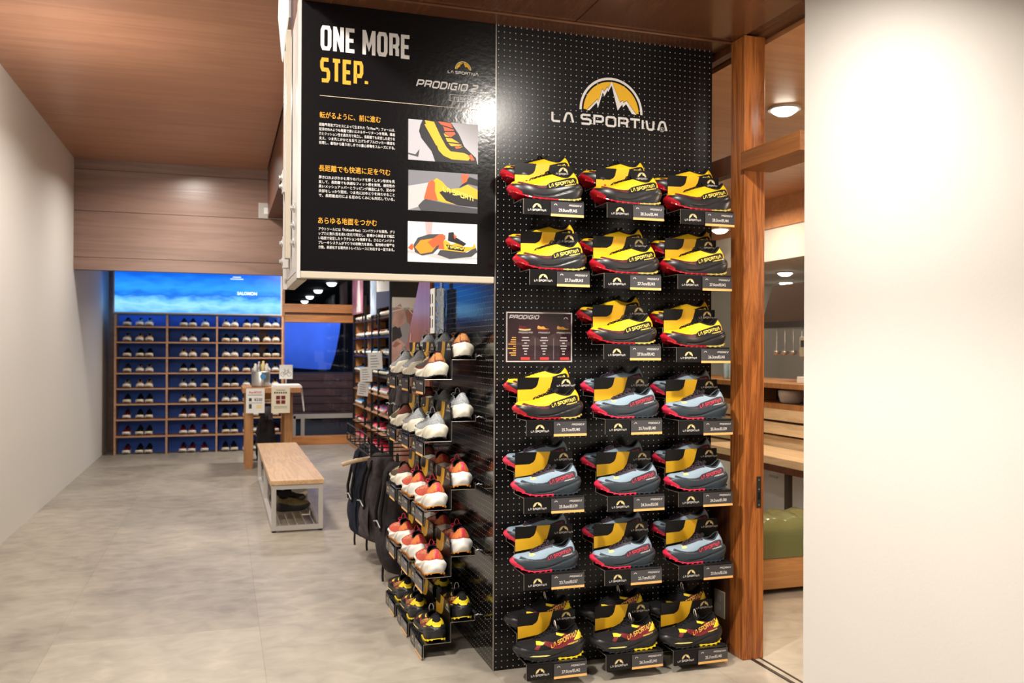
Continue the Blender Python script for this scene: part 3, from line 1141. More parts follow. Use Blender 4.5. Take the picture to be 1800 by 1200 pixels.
# outside the window: dark terrace boards, a blue screen, an added canopy with discs for reflected downlights
mat('night', (0.012, 0.018, 0.03), 0.7)
mat('blue_screen', (0.05, 0.14, 0.62), 0.6, 0.3, noise=0.25, nscale=1.5)
mat('dusk_wall', (0.05, 0.07, 0.16), 0.8)
wood('deck_wood', (0.05, 0.016, 0.012), (0.10, 0.035, 0.026), 'x', 0.5, 0.5)
mat('reflected_lamp_white', (1.0, 0.97, 0.92), 0.5, emit=5)
mat('lamp_warm', (1.0, 0.9, 0.75), 0.5, emit=18)
struct(MB().box(-4, 6, 9.25, 23.0, -0.25, -0.2).build('ground_outside', 'night'))
struct(MB().box(-4, 6, 23.0, 23.2, -0.2, 4.0).build('wall_outside', 'dusk_wall'))
can = struct(MB().box(-4, 6, 11.8, 23.0, 2.6, 2.75).build('added_canopy_ceiling', 'night'))
for i, (x, y) in enumerate(((0.886, 13.49), (0.86, 15.74), (0.90, 18.1), (0.96, 20.2))):  # glowing discs stand in for ceiling downlights reflected in the pane
    o = thing('reflected_downlight', 'white disc added for a reflected downlight, number %s counted from the sign' % ('one', 'two', 'three', 'four')[i], 'light', (x, y, 2.585), 0, 'discs for reflected downlights')
    MB().rev([(0.10, 0.0), (0.12, 0.0), (0.12, 0.014), (0.10, 0.014)], 20).build('trim_ring', 'white_metal', o)
    MB().rev([(0.0, -.065), (.05, -.06), (.08, -.035), (.095, 0.0), (.095, .012)], 20).build('lens', 'reflected_lamp_white', o, True)
deck = thing('terrace_screen', 'dark red-brown slatted screen outside the far window', 'screen', (0, 10.4, -0.2))
for k in range(6):
    z = 0.45 + k * 0.118
    MB().box(-1.2, 1.6, 0, 0.03, z + .0, z + .108).build('slat', 'deck_wood', deck)
MB().box(-1.2, 1.6, 0.035, 0.06, 0.0, 1.17).build('backing', 'night', deck)
bl = thing('blue_banner', 'large plain blue banner hanging outside the far window', 'banner', (0, 10.9, 0))
g = []
for i in range(15):
    x = -1.3 + i * 0.144
    zb = 1.06 + 0.06 * math.sin(i * .3 + 1.0) + (.25 if i == 14 else 0)
    g.append([(x + (.05 if i == 14 else 0), 0.012 * math.sin(i * 1.3), 2.02), (x, 0.012 * math.sin(i * 1.3 + 1), 1.6), (x - (.06 if i == 14 else 0), 0.012 * math.sin(i * 1.3 + 2), zb)])
MB().grid(g).build('cloth', 'blue_screen', bl, True)
MB().tube([(-1.35, 0, 2.02), (0.80, 0, 2.02)], 0.015).build('rod', 'wire_black', bl)
for x in (-1.35, 0.80):
    MB().tube([(x, 0, 2.03), (x, 0, -.2)], 0.018).build('pole', 'wire_black', bl)

# right-hand partition: low boarded wall, rail, glazing, post, lintel, white wall
struct(MB().box(RX, RX + .03, -0.10, 4.0, 0.0, 0.672).build('wall_partition', 'dark_wood'))
struct(MB().box(RX - .004, RX + .05, -0.10, 4.0, 2.118, 2.20).build('trim_2', 'dark_wood'))
w2 = struct(MB().box(RX - .002, RX + .04, -0.10, 4.0, 0.672, 0.70).box(RX, RX + .04, -0.10, 4.0, 2.66, 2.70).build('window_2', 'dark_wood'))
MB().box(RX + .012, RX + .018, -0.10, 4.0, 0.70, 2.118).build('pane', 'clear_glass', w2)
MB().box(RX + .012, RX + .018, -0.10, 4.0, 2.20, 2.66).build('pane', 'clear_glass', w2)
post = thing('wooden_post', 'knotty reddish wooden post at the doorway beside the pegboard', 'post', (RX, -0.206, 0))
MB().box(0, 0.103, 0, 0.106, 0, 2.70).build('timber', 'post_wood', post, bevel=0.003)
lk = MB().box(0.066, 0.088, -0.002, 0.003, 0.655, 0.79).build('strike_plate', 'lock_metal', post)
MB().box(0.072, 0.084, -0.0026, -0.0018, 0.69, 0.722).build('latch_slot', 'blk_soft', lk)
for z in (0.667, 0.775, 0.735):
    MB().rev([(0.0035, 0), (0.0035, 0.0012)], 8).build('screw', 'steel', lk).matrix_local = Matrix.Translation((0.077, -0.002, z)) @ Matrix.Rotation(math.pi / 2, 4, 'X')
beam = struct(MB().box(RX - .02, RX + .135, -0.62, -0.206, 2.112, 2.19).build('door_1_lintel', 'beam_wood', bevel=0.003))
beam.name = 'trim_3'
w3 = struct(MB().box(RX + .03, RX + .05, -0.62, -0.206, 2.19, 2.205).build('window_3', 'beam_wood'))
MB().box(RX + .036, RX + .042, -0.62, -0.206, 2.205, 2.70).build('pane', 'clear_glass', w3)
struct(MB().box(RX, RX + .14, -5.2, -0.62, 0, 2.70).build('wall_right', 'plaster_white'))
struct(MB().box(RX + .04, RX + .055, -0.62, -0.10, 0.0, 0.004).box(RX + .085, RX + .092, -0.62, -0.10, 0, 0.004).build('trim_4', 'lock_metal'))
ol = thing('wall_outlet', 'beige vertical power outlet plate on the low brown wall', 'outlet', (RX, -0.024, 0.197))
MB().box(-0.006, 0, -0.043, 0.043, -0.06, 0.06).build('plate', 'rail_cream', ol, bevel=0.003)
for z in (-0.028, 0.012):
    MB().box(-0.0075, -0.0055, -0.014, 0.014, z, z + .024).build('socket', 'white_metal', ol)

# ------------------------------------------------------------------ pegboard pillar
pil = thing('pegboard_pillar', 'tall black pegboard shoe display pillar with mountain logo', 'display', (0, 0, 0))
MB().box(0.0, PW, 0.0, 0.012, 0.0, PH).build('front_panel', 'peg_front', pil)
MB().box(0.0, 0.012, 0.0125, 1.15, 0.0, PH).build('side_panel', 'peg_side', pil)
MB().box(PW - .012, PW, 0.0125, 1.15, 0.0, PH).build('side_panel', 'satin_black', pil)
MB().box(0.012, PW - .012, 1.135, 1.15, 0.0, PH).build('back_panel', 'satin_black', pil)
MB().box(-0.0015, 0.003, -0.0015, 0.003, 0.0, PH).build('corner_strip', 'edge_metal', pil)
lg = MB()
emblem(lg, 0.527, 2.370, 0.150, -0.0015, 0, 1, 0)
lg.build('logo_emblem', ['white_print', 'yellow_print'], pil)
lt = MB()
flat(lt, fit(BRAND, 0.248, 2.305, 0.552, 0.0475), -0.0015)
lt.build('logo_lettering', 'white_print', pil)
rm = MB()
v, f = ribbon([(0.773 + .010 * math.cos(a * math.pi / 8), 2.314 + .010 * math.sin(a * math.pi / 8)) for a in range(17)][:16] + [(0.783, 2.314)], 0.0016)
rm.add([(a, -0.0017, b) for a, b in v], f)
flat(rm, fit(text2d('R', .01), 0.773, 2.3085, 0.009, 0.011, 'c'), -0.0017)
rm.build('registered_mark', 'white_print', pil)

# ------------------------------------------------------------------ hanging sign box
sg = thing('hanging_sign', 'black sign board with white and orange writing hung from the ceiling', 'sign', (0, 0, 0))
YS = -0.006
MB().box(-0.79, -0.002, YS, 0.012, 1.640, 2.689).build('panel', 'sign_black', sg)
MB().box(-0.79, -0.004, YS + .002, 0.045, 1.610, 1.638).build('bottom_rail', 'rail_cream', sg, bevel=0.004)
MB().box(-0.803, -0.7905, YS, 0.05, 1.610, 2.69).build('edge_frame', 'white_metal', sg)
MB().box(-0.80, -0.760, 0.05, 0.66, 1.605, 1.640).build('side_rail', 'rail_cream', sg, bevel=0.004)
MB().box(-0.798, -0.790, 0.05, 0.66, 1.645, 2.69).build('side_panel', 'white_metal', sg)
MB().box(-0.815, -0.785, 0.62, 0.66, 1.605, 2.69).build('back_post', 'white_metal', sg)
MB().box(-0.824, -0.805, 0.34, 0.40, 1.72, 2.69).build('angle_iron', 'rail_cream', sg)
for z0, z1, y in ((1.69, 1.83, 0.47), (2.03, 2.13, 0.52)):
    br = MB().box(-0.826, -0.8, y, y + .06, z0, z1).build('bracket', 'white_metal', sg)
    for z in (z0 + .03, z1 - .03):
        b = MB().rev([(0.016, 0), (0.016, 0.004), (0.009, 0.006), (0.009, 0.014), (0.0, 0.015)], 10).build('bolt', 'steel', br)
        b.matrix_local = Matrix.Translation((-0.826, y + .03, z)) @ Matrix.Rotation(-math.pi / 2, 4, 'Y')
for z in (1.76, 1.83, 1.90):
    b = MB().rev([(0.02, 0), (0.02, 0.005), (0.011, 0.008), (0.011, 0.018), (0.0, 0.019)], 10).build('bolt', 'steel', sg)
    b.matrix_local = Matrix.Translation((-0.803, 0.12, z)) @ Matrix.Rotation(-math.pi / 2, 4, 'Y')

Y1 = YS - .0008


def sign_text(name, lines, m, bold):
    mb = MB()
    for body, x, z, w, h in lines:
        flat(mb, fit(text2d(body, bold), x, z, w, h), Y1)
    return mb.build(name, m, sg)


for body, x, z, w, m_ in (('ONE MORE', -0.718, 2.503, 0.352, 'white_print'), ('STEP.', -0.719, 2.377, 0.187, 'orange_print')):
    mb = MB()
    flat(mb, fit(stroke2d(body, .16, .235, 0, .365), x, z, w, .097), Y1)
    mb.build('headline', m_, sg)
mb = MB()
mb.add([(-0.72, Y1, 2.3235), (-0.08, Y1, 2.3235), (-0.08, Y1, 2.3255), (-0.72, Y1, 2.3255)], [(0, 1, 2, 3)])
mb.build('rule', 'rule_print', sg)
mb = MB()
emblem(mb, -0.142, 2.484, 0.034, Y1, 0, 1, 0, False)
mb.build('logo_emblem', ['cream_print', 'yellow_print'], sg)
mb = MB()
flat(mb, fit(BRAND, -0.207, 2.464, 0.130, 0.0125), Y1)
mb.build('logo_lettering', 'white_print', sg)
mb = MB()
flat(mb, fit(PROD2, -0.338, 2.396, 0.262, 0.031), Y1)
mb.build('model_lettering', 'white_print', sg)
mb = MB()
v, f = ribbon([(-0.197, 2.352), (-0.077, 2.352), (-0.077, 2.378), (-0.197, 2.378), (-0.197, 2.352)], 0.0016)
mb.add([(a, Y1, b) for a, b in v], f)
flat(mb, fit(text2d('プロディジオ 2', .01), -0.137, 2.3575, 0.098, 0.0145, 'c'), Y1)
mb.build('katakana_box', 'white_print', sg)
HEADS = [('転がるように、前に進む', -0.720, 2.2365, 0.239, 0.0255), ('長距離でも快適に足を包む', -0.722, 2.028, 0.281, 0.026), ('あらゆる地面をつかむ', -0.724, 1.8235, 0.230, 0.0265)]
sign_text('subheading', HEADS[:1], 'orange_print', 0.007)
sign_text('subheading', HEADS[1:2], 'orange_print', 0.007)
sign_text('subheading', HEADS[2:], 'orange_print', 0.007)
BODY = [
    (2.219, ['超臨界発泡プロセスによって生まれた「X Flow™」フォームは、', '従来のEVAよりも軽量で高いエネルギーリターンを発揮。推進', '力とクッション性を高次元で両立し、長距離でも安定した走りを', '支え、つま先とかかとを反り上げたダブルロッカー構造を', '採用し、着地から蹴り出しまでの重心移動をスムーズにする。']),
    (2.013, ['履き口およびかかと周りのパッドを厚くしタン形状を見', '直して、長距離でも快適なフィット感を実現。通気性の', '高いメッシュアッパーとラッピング構造により、足の中', '央部をしっかり固定。つま先にはゆとりを持たせること', 'で、長距離走行による足のむくみにも対応している。']),
    (1.811, ['アウトソールには「FriXion® Red」コンパウンドを採用。グリ', 'ップ力と耐久性を高い次元で両立し、岩場から林道まで幅広', 'い路面で安定したトラクションを発揮する。さらにインパクト', 'ブレーキシステムが下りでの制動力を高め、着地時の衝撃を', '分散。高速化する現代のトレイルレースに対応する一足である。'])]
for zt, ls in BODY:
    sign_text('body_text', [(b, -0.722, zt - .0135 - i * .0178, 0.299, 0.0128) for i, b in enumerate(ls)], 'white_print', 0.006)

# the three printed photographs on the sign
for k, c in dict(pr_grey=(0.36, 0.35, 0.38), pr_grey2=(0.16, 0.16, 0.18), pr_white=(0.60, 0.60, 0.58), pr_yel=(0.66, 0.33, 0.02), pr_blk=(0.015, 0.014, 0.016),
                 pr_red=(0.70, 0.09, 0.03), pr_dk=(0.05, 0.05, 0.055), pr_pink=(0.62, 0.30, 0.30), pr_or=(0.75, 0.22, 0.02), pr_lt=(0.40, 0.39, 0.39)).items():
    mat(k, c, 0.45, 0.3)


def picture(x0, x1, z0, z1, bg, layers):
    p = MB().box(x0, x1, Y1 - .0004, YS, z0, z1).build('photo_print', bg, sg)
    for i, (m, pts) in enumerate(layers):
        poly([(x0 + a * (x1 - x0), z0 + b * (z1 - z0)) for a, b in pts], Y1 - .0006 - .00015 * i).build('printed_shape', m, p)
    return p


def stripe(a, b, w):
    dx, dy = b[0] - a[0], b[1] - a[1]
    L = math.hypot(dx, dy)
    nx, ny = -dy / L * w / 2, dx / L * w / 2
    return [(a[0] + nx, a[1] + ny), (b[0] + nx, b[1] + ny), (b[0] - nx, b[1] - ny), (a[0] - nx, a[1] - ny)]


picture(-0.369, -0.077, 2.099, 2.263, 'pr_grey', [
    ('pr_dk', [(0, .13), (.14, .08), (.16, .28), (.1, .14), (0, .17)]),
    ('pr_blk', [(.17, .88), (.20, 1), (.60, 1), (.72, .72), (.80, .42), (.97, .16), (.99, 0), (.60, .0), (.38, .0), (.33, .24), (.18, .56), (.15, .72)]),
    ('pr_yel', [(.23, 1), (.36, .98), (.46, .62), (.54, .38), (.60, .28), (.80, .26), (.90, .18), (.86, .08), (.62, .08), (.50, .16), (.43, .28), (.36, .60), (.26, .85)]),
    ('pr_red', [(.42, 1), (.60, .98), (.67, .72), (.60, .63), (.52, .72), (.50, .86)]),
    ('pr_yel', [(.50, .72), (.60, .62), (.73, .50), (.78, .42), (.70, .36), (.60, .42), (.55, .52)]),
    ('pr_blk', stripe((.44, .92), (.64, .84), .03)), ('pr_blk', stripe((.48, .76), (.68, .78), .03)), ('pr_blk', stripe((.52, .62), (.72, .62), .03)),
    ('pr_blk', stripe((.54, .50), (.76, .48), .03)), ('pr_blk', stripe((.58, .38), (.78, .44), .03)),
    ('pr_red', [(.66, .40), (.72, .43), (.74, .37), (.68, .35)]), ('pr_red', [(.86, .20), (.90, .24), (.95, .10), (.90, .08)]),
    ('pr_yel', stripe((.24, .90), (.41, .40), .035))])
p2 = picture(-0.368, -0.078, 1.896, 2.058, 'pr_grey2', [
    ('pr_lt', [(0, .60), (.30, .72), (.30, .20), (0, 0)]),
    ('pr_dk', [(.14, .12), (.20, .24), (.24, .30), (.5, .22), (.75, .16), (1, .12), (1, 0), (.18, 0)]),
    ('pr_yel', [(.33, .30), (.34, .74), (.40, .84), (.48, .76), (.58, .58), (.75, .62), (.85, .72), (1, .60), (1, .22), (.70, .20), (.50, .24)]),
    ('pr_red', [(.22, .30), (.28, .70), (.34, .80), (.38, .72), (.38, .50), (.42, .27)]),
    ('pr_blk', [(.44, .48), (.50, .54), (1, .36), (1, .16), (.72, .18), (.54, .28)]),
    ('pr_blk', [(.72, .62), (.88, .92), (1, .86), (1, .70), (.86, .74)]),
    ('pr_red', [(.76, .98), (.87, .98), (.84, .80), (.77, .72)])])
mb = MB()
v, f = fit(stroke2d('LA SPORTI', .2, .36), 0, 0, .128, .022)[:2]
mb.add([(-0.225 + a, Y1 - .0022, 1.979 + b - a * .28) for a, b in v], f)
mb.build('printed_lettering', 'y_text', p2)
p3 = picture(-0.369, -0.079, 1.688, 1.851, 'pr_white', [
    ('pr_pink', [(.24, 1), (.35, 1), (.34, .70), (.26, .68)]),
    ('pr_lt', [(0, .22), (.3, .14), (.5, .08), (1, .12), (1, .16), (.5, .2), (0, .28)]),
    ('pr_dk', [(.08, .42), (.14, .60), (.30, .70), (.50, .72), (.54, .62), (.46, .40), (.36, .22), (.20, .16), (.10, .24)]),
    ('pr_or', [(.10, .36), (.18, .54), (.36, .60), (.42, .44), (.34, .26), (.18, .20)]),
    ('pr_red', [(.28, .50), (.46, .72), (.54, .68), (.50, .50), (.36, .36)]),
    ('pr_red', [(0, .34), (.06, .46), (.09, .36), (.06, .28)]),
    ('pr_dk', [(.42, .20), (.46, .32), (.60, .30), (.85, .28), (.98, .42), (1, .30), (.92, .18), (.60, .10)]),
    ('pr_yel', [(.49, .32), (.50, .52), (.54, .58), (.62, .46), (.72, .52), (.80, .42), (.93, .42), (.96, .52), (.98, .40), (.80, .28)]),
    ('pr_red', [(.43, .34), (.46, .52), (.50, .58), (.52, .34)]),
    ('pr_blk', [(.57, .56), (.58, .76), (.65, .78), (.68, .66), (.84, .50), (.80, .44), (.66, .52)]),
    ('pr_blk', [(.54, .46), (.82, .40), (.80, .30), (.58, .34)]),
    ('pr_red', [(.65, .72), (.70, .68), (.67, .60)])])
mb = MB()
v, f = fit(BRAND, 0, 0, .078, .010)[:2]
mb.add([(-0.213 + a, Y1 - .0030, 1.750 + b - a * .10) for a, b in v], f)
mb.build('printed_lettering', 'y_text', p3)

# ------------------------------------------------------------------ comparison card on the pegboard
cc = thing('comparison_card', 'maroon product comparison card in a clear white-edged sleeve', 'card', (0, 0, 0))
mat('card_maroon', (0.035, 0.012, 0.018), 0.35, 0.4, noise=0.5, nscale=9)
mat('card_border', (0.62, 0.56, 0.53), 0.4, 0.4)
mat('card_hill', (0.085, 0.05, 0.052), 0.4, 0.3)
glass('sleeve', (0.98, 0.98, 0.98), 0.02, 0.05)
C0, C1, Z0, Z1 = 0.050, 0.345, 1.284, 1.493
MB().box(C0, C1, -0.004, -0.0005, Z0, Z1).build('backing', 'card_maroon', cc)
mb = MB()
v, f = ribbon([(C0 + .002, Z0 + .002), (C1 - .002, Z0 + .002), (C1 - .002, Z1 - .002), (C0 + .002, Z1 - .002), (C0 + .002, Z0 + .002)], 0.005)
mb.add([(a, -0.0055, b) for a, b in v], f)
mb.build('border', 'card_border', cc)
def cu(u, w): return (C0 + u * (C1 - C0), Z0 + w * (Z1 - Z0))
poly([cu(*p) for p in ((.02, .40), (.15, .38), (.3, .40), (.40, .53), (.5, .47), (.62, .50), (.78, .62), (.84, .62), (.84, .44), (.98, .40), (.98, .33), (.5, .33), (.02, .34))], -0.0046).build('hill_print', 'card_hill', cc)
mb = MB()
flat(mb, fit(PROD, C0 + .012, Z0 + .180, .135, .017), -0.0047)
emblem(mb, C1 - .028, Z0 + .181, .010, -0.0047, 0, 0, 0, False)
for u in (.43, .715):
    mb.add([(C0 + u * .295, -0.0047, Z0 + .010), (C0 + u * .295 + .001, -0.0047, Z0 + .010), (C0 + u * .295 + .001, -0.0047, Z0 + .10), (C0 + u * .295, -0.0047, Z0 + .10)], [(0, 1, 2, 3)])
for u, sh in ((.29, 'PRODIGIO PRO'), (.57, 'PRODIGIO 2'), (.87, 'PRODIGIO MAX')):
    flat(mb, fit(stroke2d(sh, .2, .34, .32), C0 + u * .295, Z0 + .120, .052 if '2' in sh else .064, .007, 'c'), -0.0047)
random.seed(3)
for u in (.29, .57, .87):
    for k in range(7):
        z = Z0 + .100 - k * .0115
        w = (.028, .036, .012, .030, .024, .012, .012)[k]
        mb.box(C0 + u * .295 - w / 2, C0 + u * .295 + w / 2, -0.0047, -0.0045, z, z + .0045)
mb.build('white_print', 'white_print', cc)
mb = MB()
for k in range(9):
    z = Z0 + .100 - k * .0092
    w = (.018, .022, .024, .034, .012, .036, .014, .030, .022)[k]
    mb.box(C0 + .043 - w, C0 + .043, -0.0047, -0.0045, z, z + .004)
mb.build('row_titles', 'amber_text', cc)
mb = MB()
for u in (.26, .55, .86):
    mb.box(C0 + u * .295 - .012, C0 + u * .295 + .028, -0.0047, -0.0045, Z0 + .008, Z0 + .020)
mb.build('price_print', 'ink_red', cc)
for u, a, b in ((.28, 'maroon', 'cream_print'), (.56, 'amber_text', 'maroon'), (.86, 'amber_text', 'blk_foam')):
    x = C0 + u * .295
    s = MB()
    s.add([(x + p[0] * .055, -0.0047, Z0 + .132 + p[1] * .055) for p in ((-.5, .28), (-.42, .40), (-.2, .30), (0, .34), (.2, .18), (.5, .14), (.45, .08), (0, .1), (-.48, .14))], [tuple(range(9))], 0)
    s.add([(x + p[0] * .055, -0.0048, Z0 + .132 + p[1] * .055) for p in ((-.52, .14), (0, .10), (.5, .14), (.42, .02), (0, -.02), (-.45, .02))], [tuple(range(6))], 1)
    s.build('shoe_print', [a, b], cc)
MB().box(C0 - .008, C1 + .004, -0.0072, -0.0068, Z0 - .006, Z1 + .006).build('clear_sleeve', 'sleeve', cc)

# ------------------------------------------------------------------ stepped acrylic stands
T_ = .0035
prof = [(-.25, -.060), (-.25, 0), (-.13, 0), (-.13, .085), (-.022, .085), (-.022, .112)]
pv, pf = ribbon(prof, T_)
mb = MB()
for (a, b, c_, d) in pf:
    q = [pv[i] for i in (a, b, c_, d)]
    vs = [(-.125, *p) for p in q] + [(.125, *p) for p in q]
    mb.add(vs, [(0, 1, 2, 3), (7, 6, 5, 4), (0, 4, 5, 1), (1, 5, 6, 2), (2, 6, 7, 3), (3, 7, 4, 0)])
ME_SHELF = mb.mesh('stepped_shelf', 'gloss_black')
ME_HOOK = MB().tube([(0, -.02, .100), (0, -.008, .100), (0, 0.004, .106)], .0025, 6).mesh('hook', 'steel')
ME_EDGE = MB().tube([(0, a, b) for a, b in prof], .0015, 5).mesh('edge_line', 'edge_metal')
ME_CARD = MB().box(-.124, .124, -.1352, -.1325, .002, .165).mesh('backing_card', 'card_black')
def kd(u, w): return (-.124 + u * .248, .002 + w * .163)
ME_CURVE = poly([kd(*p) for p in ((0, .39), (.35, .455), (.44, .505), (.50, .575), (.55, .68), (.61, 1), (.375, 1), (.345, .82), (.315, .755), (.25, .705), (0, .695))], -.1358).mesh('yellow_curve', 'card_yellow')
mb = MB()
emblem(mb, *kd(.845, .83), .020, -.1360, 0, 0, 0, False)
ME_CEM = mb.mesh('card_emblem', 'cream_print')
mb = MB()
flat(mb, fit(BRAND, kd(.845, 0)[0], kd(0, .765)[1], .080, .008, 'c'), -.1360)
ME_CLT = mb.mesh('card_lettering', 'white_print')
ME_PLATE = MB().box(-.124, -.016, -.2555, -.2519, -.0605, -.002).mesh('brand_plate', 'card_black')
mb = MB()
emblem(mb, -.071, -.0355, .0185, -.2560, 0, 0, 0, False)
ME_PEM = mb.mesh('plate_emblem', 'cream_print')
mb = MB()
flat(mb, fit(BRAND, -.071, -.0470, .076, .0085, 'c'), -.2560)
ME_PLT = mb.mesh('plate_lettering', 'white_print')
ME_TAG = MB().box(-.014, .126, -.2580, -.2559, -.0640, -.006).mesh('size_tag', 'tag_grey')
ME_STRIP = MB().box(-.014, .126, -.2584, -.2581, -.0640, -.0545).mesh('tag_strip', 'tag_orange')
mb = MB()
emblem(mb, .006, -.0205, .0068, -.2585, 0, 0, 0, False)
ME_TEM = mb.mesh('tag_emblem', 'white_print')
mb = MB()
flat(mb, fit(PROD2, .062, -.0220, .054, .0072), -.2585)
ME_TOP2 = mb.mesh('tag_heading', 'white_print')
mb = MB()
flat(mb, fit(PRODM, .058, -.0220, .060, .0072), -.2585)
ME_TOPM = mb.mesh('tag_heading', 'white_print')
_sz = {}


def size_mesh(body):
    if body not in _sz:
        mb = MB()
        flat(mb, fit(text2d(body, .02), .058, -.0450, .078, .0125, 'c'), -.2585)
        _sz[body] = mb.mesh('size_lettering', 'white_print')
    return _sz[body]


def stand(label, group, loc, rz, size, maxi=False, hooks=True):
    o = thing('shoe_stand', label, 'display stand', loc, rz, group)
    ob('stepped_shelf', ME_SHELF, o)
    for x in (-.1255, .1255):
        ob('edge_line', ME_EDGE, o, loc=(x, 0, 0))
    for x in (-.1, .1):
        ob('hook', ME_HOOK, o, loc=(x, 0, 0))
    cd = ob('backing_card', ME_CARD, o)
    ob('yellow_curve', ME_CURVE, cd)
    ob('card_emblem', ME_CEM, cd)
    ob('card_lettering', ME_CLT, cd)
    pl = ob('brand_plate', ME_PLATE, o)
    ob('plate_emblem', ME_PEM, pl)
    ob('plate_lettering', ME_PLT, pl)
    tg = ob('size_tag', ME_TAG, o)
    ob('tag_strip', ME_STRIP, tg)
    ob('tag_emblem', ME_TEM, tg)
    ob('tag_heading', ME_TOPM if maxi else ME_TOP2, tg)
    if size:
        ob('size_lettering', size_mesh(size), tg)
    return o


FRONT = [[(.165, 1.926, '29.0cm/EU45'), (.522, 1.930, '28.3cm/EU44'), (.855, 1.921, '28.3cm/EU44')],
         [(.192, 1.650, '27.7cm/EU43'), (.510, 1.645, '27.7cm/EU43'), (.843, 1.650, '27.0cm/EU42')],
         [None, (.510, 1.358, '27.0cm/EU42'), (.838, 1.347, '26.3cm/EU41')],
         [(.181, 1.058, '25.7cm/EU40'), (.517, 1.056, '25.7cm/EU40'), (.850, 1.045, '25.0cm/EU39')],
         [(.172, .755, '25.0cm/EU39'), (.529, .744, '24.3cm/EU38'), (.850, .746, '24.3cm/EU38')],
         [(.174, .456, '23.7cm/EU37'), (.518, .446, '23.7cm/EU37'), (.853, .441, '23.0cm/EU36')],
         [(.186, .103, '27.0cm/EU42'), (.525, .104, '26.3cm/EU41'), (.829, .092, '25.7cm/EU40')]]
ROWN = ['top', 'second', 'third', 'fourth', 'fifth', 'sixth', 'bottom']
COLN = ['left', 'middle', 'right']
LEN = [.318, .312, .304, .300, .294, .288, .302]
KIND = [['yellow'] * 3, ['yellow'] * 3, ['yellow'] * 3, ['yellow', 'slate', 'slate'], ['slate'] * 3, ['slate'] * 3, ['black'] * 3]
CNAME = {'yellow': 'yellow and black', 'slate': 'slate blue and red', 'black': 'black and maroon'}
random.seed(11)
for r, row in enumerate(FRONT):
    for c, t in enumerate(row):
        if not t:
            continue
        x, z, size = t
        k = KIND[r][c]
        stand('black shoe stand tagged %s, %s row, %s column of front pegboard' % (size.split('cm')[0] + ' cm', ROWN[r], COLN[c]), 'shoe stands on the front pegboard', (x, 0, z), 0, size, r == 6)
        L = LEN[r]
        put_shoe(k, (x - .014 + random.uniform(-.006, .006), -.1905, z + .0022), random.uniform(-.03, .03), L,
                 '%s trail shoe before the card, %s row, %s column of front pegboard' % (CNAME[k], ROWN[r], COLN[c]), 'front shoes on the pegboard stands')
        put_shoe(k, (x - .012 + random.uniform(-.008, .006), -.0765, z + .0872), random.uniform(-.03, .03), L,
                 '%s trail shoe behind the card, %s row, %s column of front pegboard' % (CNAME[k], ROWN[r], COLN[c]), 'rear shoes on the pegboard stands')

SIDE_Z = [1.205, .937, .641, .352, .068]
SIDE_K = [['brown', 'grey', 'grey'], ['grey', 'grey', 'olive'], ['red', 'red', 'olive'], ['red', 'red', 'red'], ['black', 'black', 'black']]
SNAME = {'grey': 'grey cream-soled running shoe', 'brown': 'maroon cream-soled running shoe', 'olive': 'dark olive cream-soled running shoe',
         'red': 'red white-soled running shoe', 'black': 'black yellow-heeled trail shoe'}
SROW = ['top', 'second', 'third', 'fourth', 'bottom']
SCOL = ['nearest', 'middle', 'farthest']
for r in range(5):
    for c in range(3):
        k = SIDE_K[r][c]
        y = .328 + c * .321
        z = SIDE_Z[r]
        stand('%s black shoe stand of the %s row on the pillar side' % (SCOL[c], SROW[r]), 'shoe stands on the pillar side', (0, y, z), -math.pi / 2, None, r == 4)
        put_shoe(k, (-.1905, y + .012, z + .0022), -math.pi / 2 + random.uniform(-.05, .05), .296,
                 '%s, outer one on %s stand of %s row, pillar side' % (SNAME[k], SCOL[c], SROW[r]), 'outer shoes on the pillar side')
        put_shoe(k, (-.0765, y + .010, z + .0872), -math.pi / 2 + random.uniform(-.05, .05), .296,
                 '%s, inner one on %s stand of %s row, pillar side' % (SNAME[k], SCOL[c], SROW[r]), 'wall-side shoes on the pillar side')

# ------------------------------------------------------------------ reddish board behind the pillar side, with prints and hanging stock
rb = thing('red_board', 'reddish lacquered board with slanted edge behind the side shoes', 'board', (0, 0, 0))
MB().prism([(1.155, 0.0), (2.20, 0.0), (2.20, 1.05), (1.872, 1.277), (1.437, 1.714), (1.155, 2.02)], 'x', -0.012, 0.012).build('panel', 'red_board', rb)
zz = MB()
for pts in ([(2.14, 0.55), (2.10, 0.95), (2.02, 0.80), (1.93, 1.16), (1.89, 1.02), (1.78, 1.30), (1.74, 1.20), (1.66, 1.43)],
            [(2.00, 0.50), (1.97, 0.80), (1.87, 0.95), (1.80, 1.14), (1.75, 1.02), (1.62, 1.26)]):
    v, f = ribbon(pts, 0.012)
    zz.add([(-0.0128, a, b) for a, b in v], f)
zz.build('zigzag_print', 'white_print', rb)

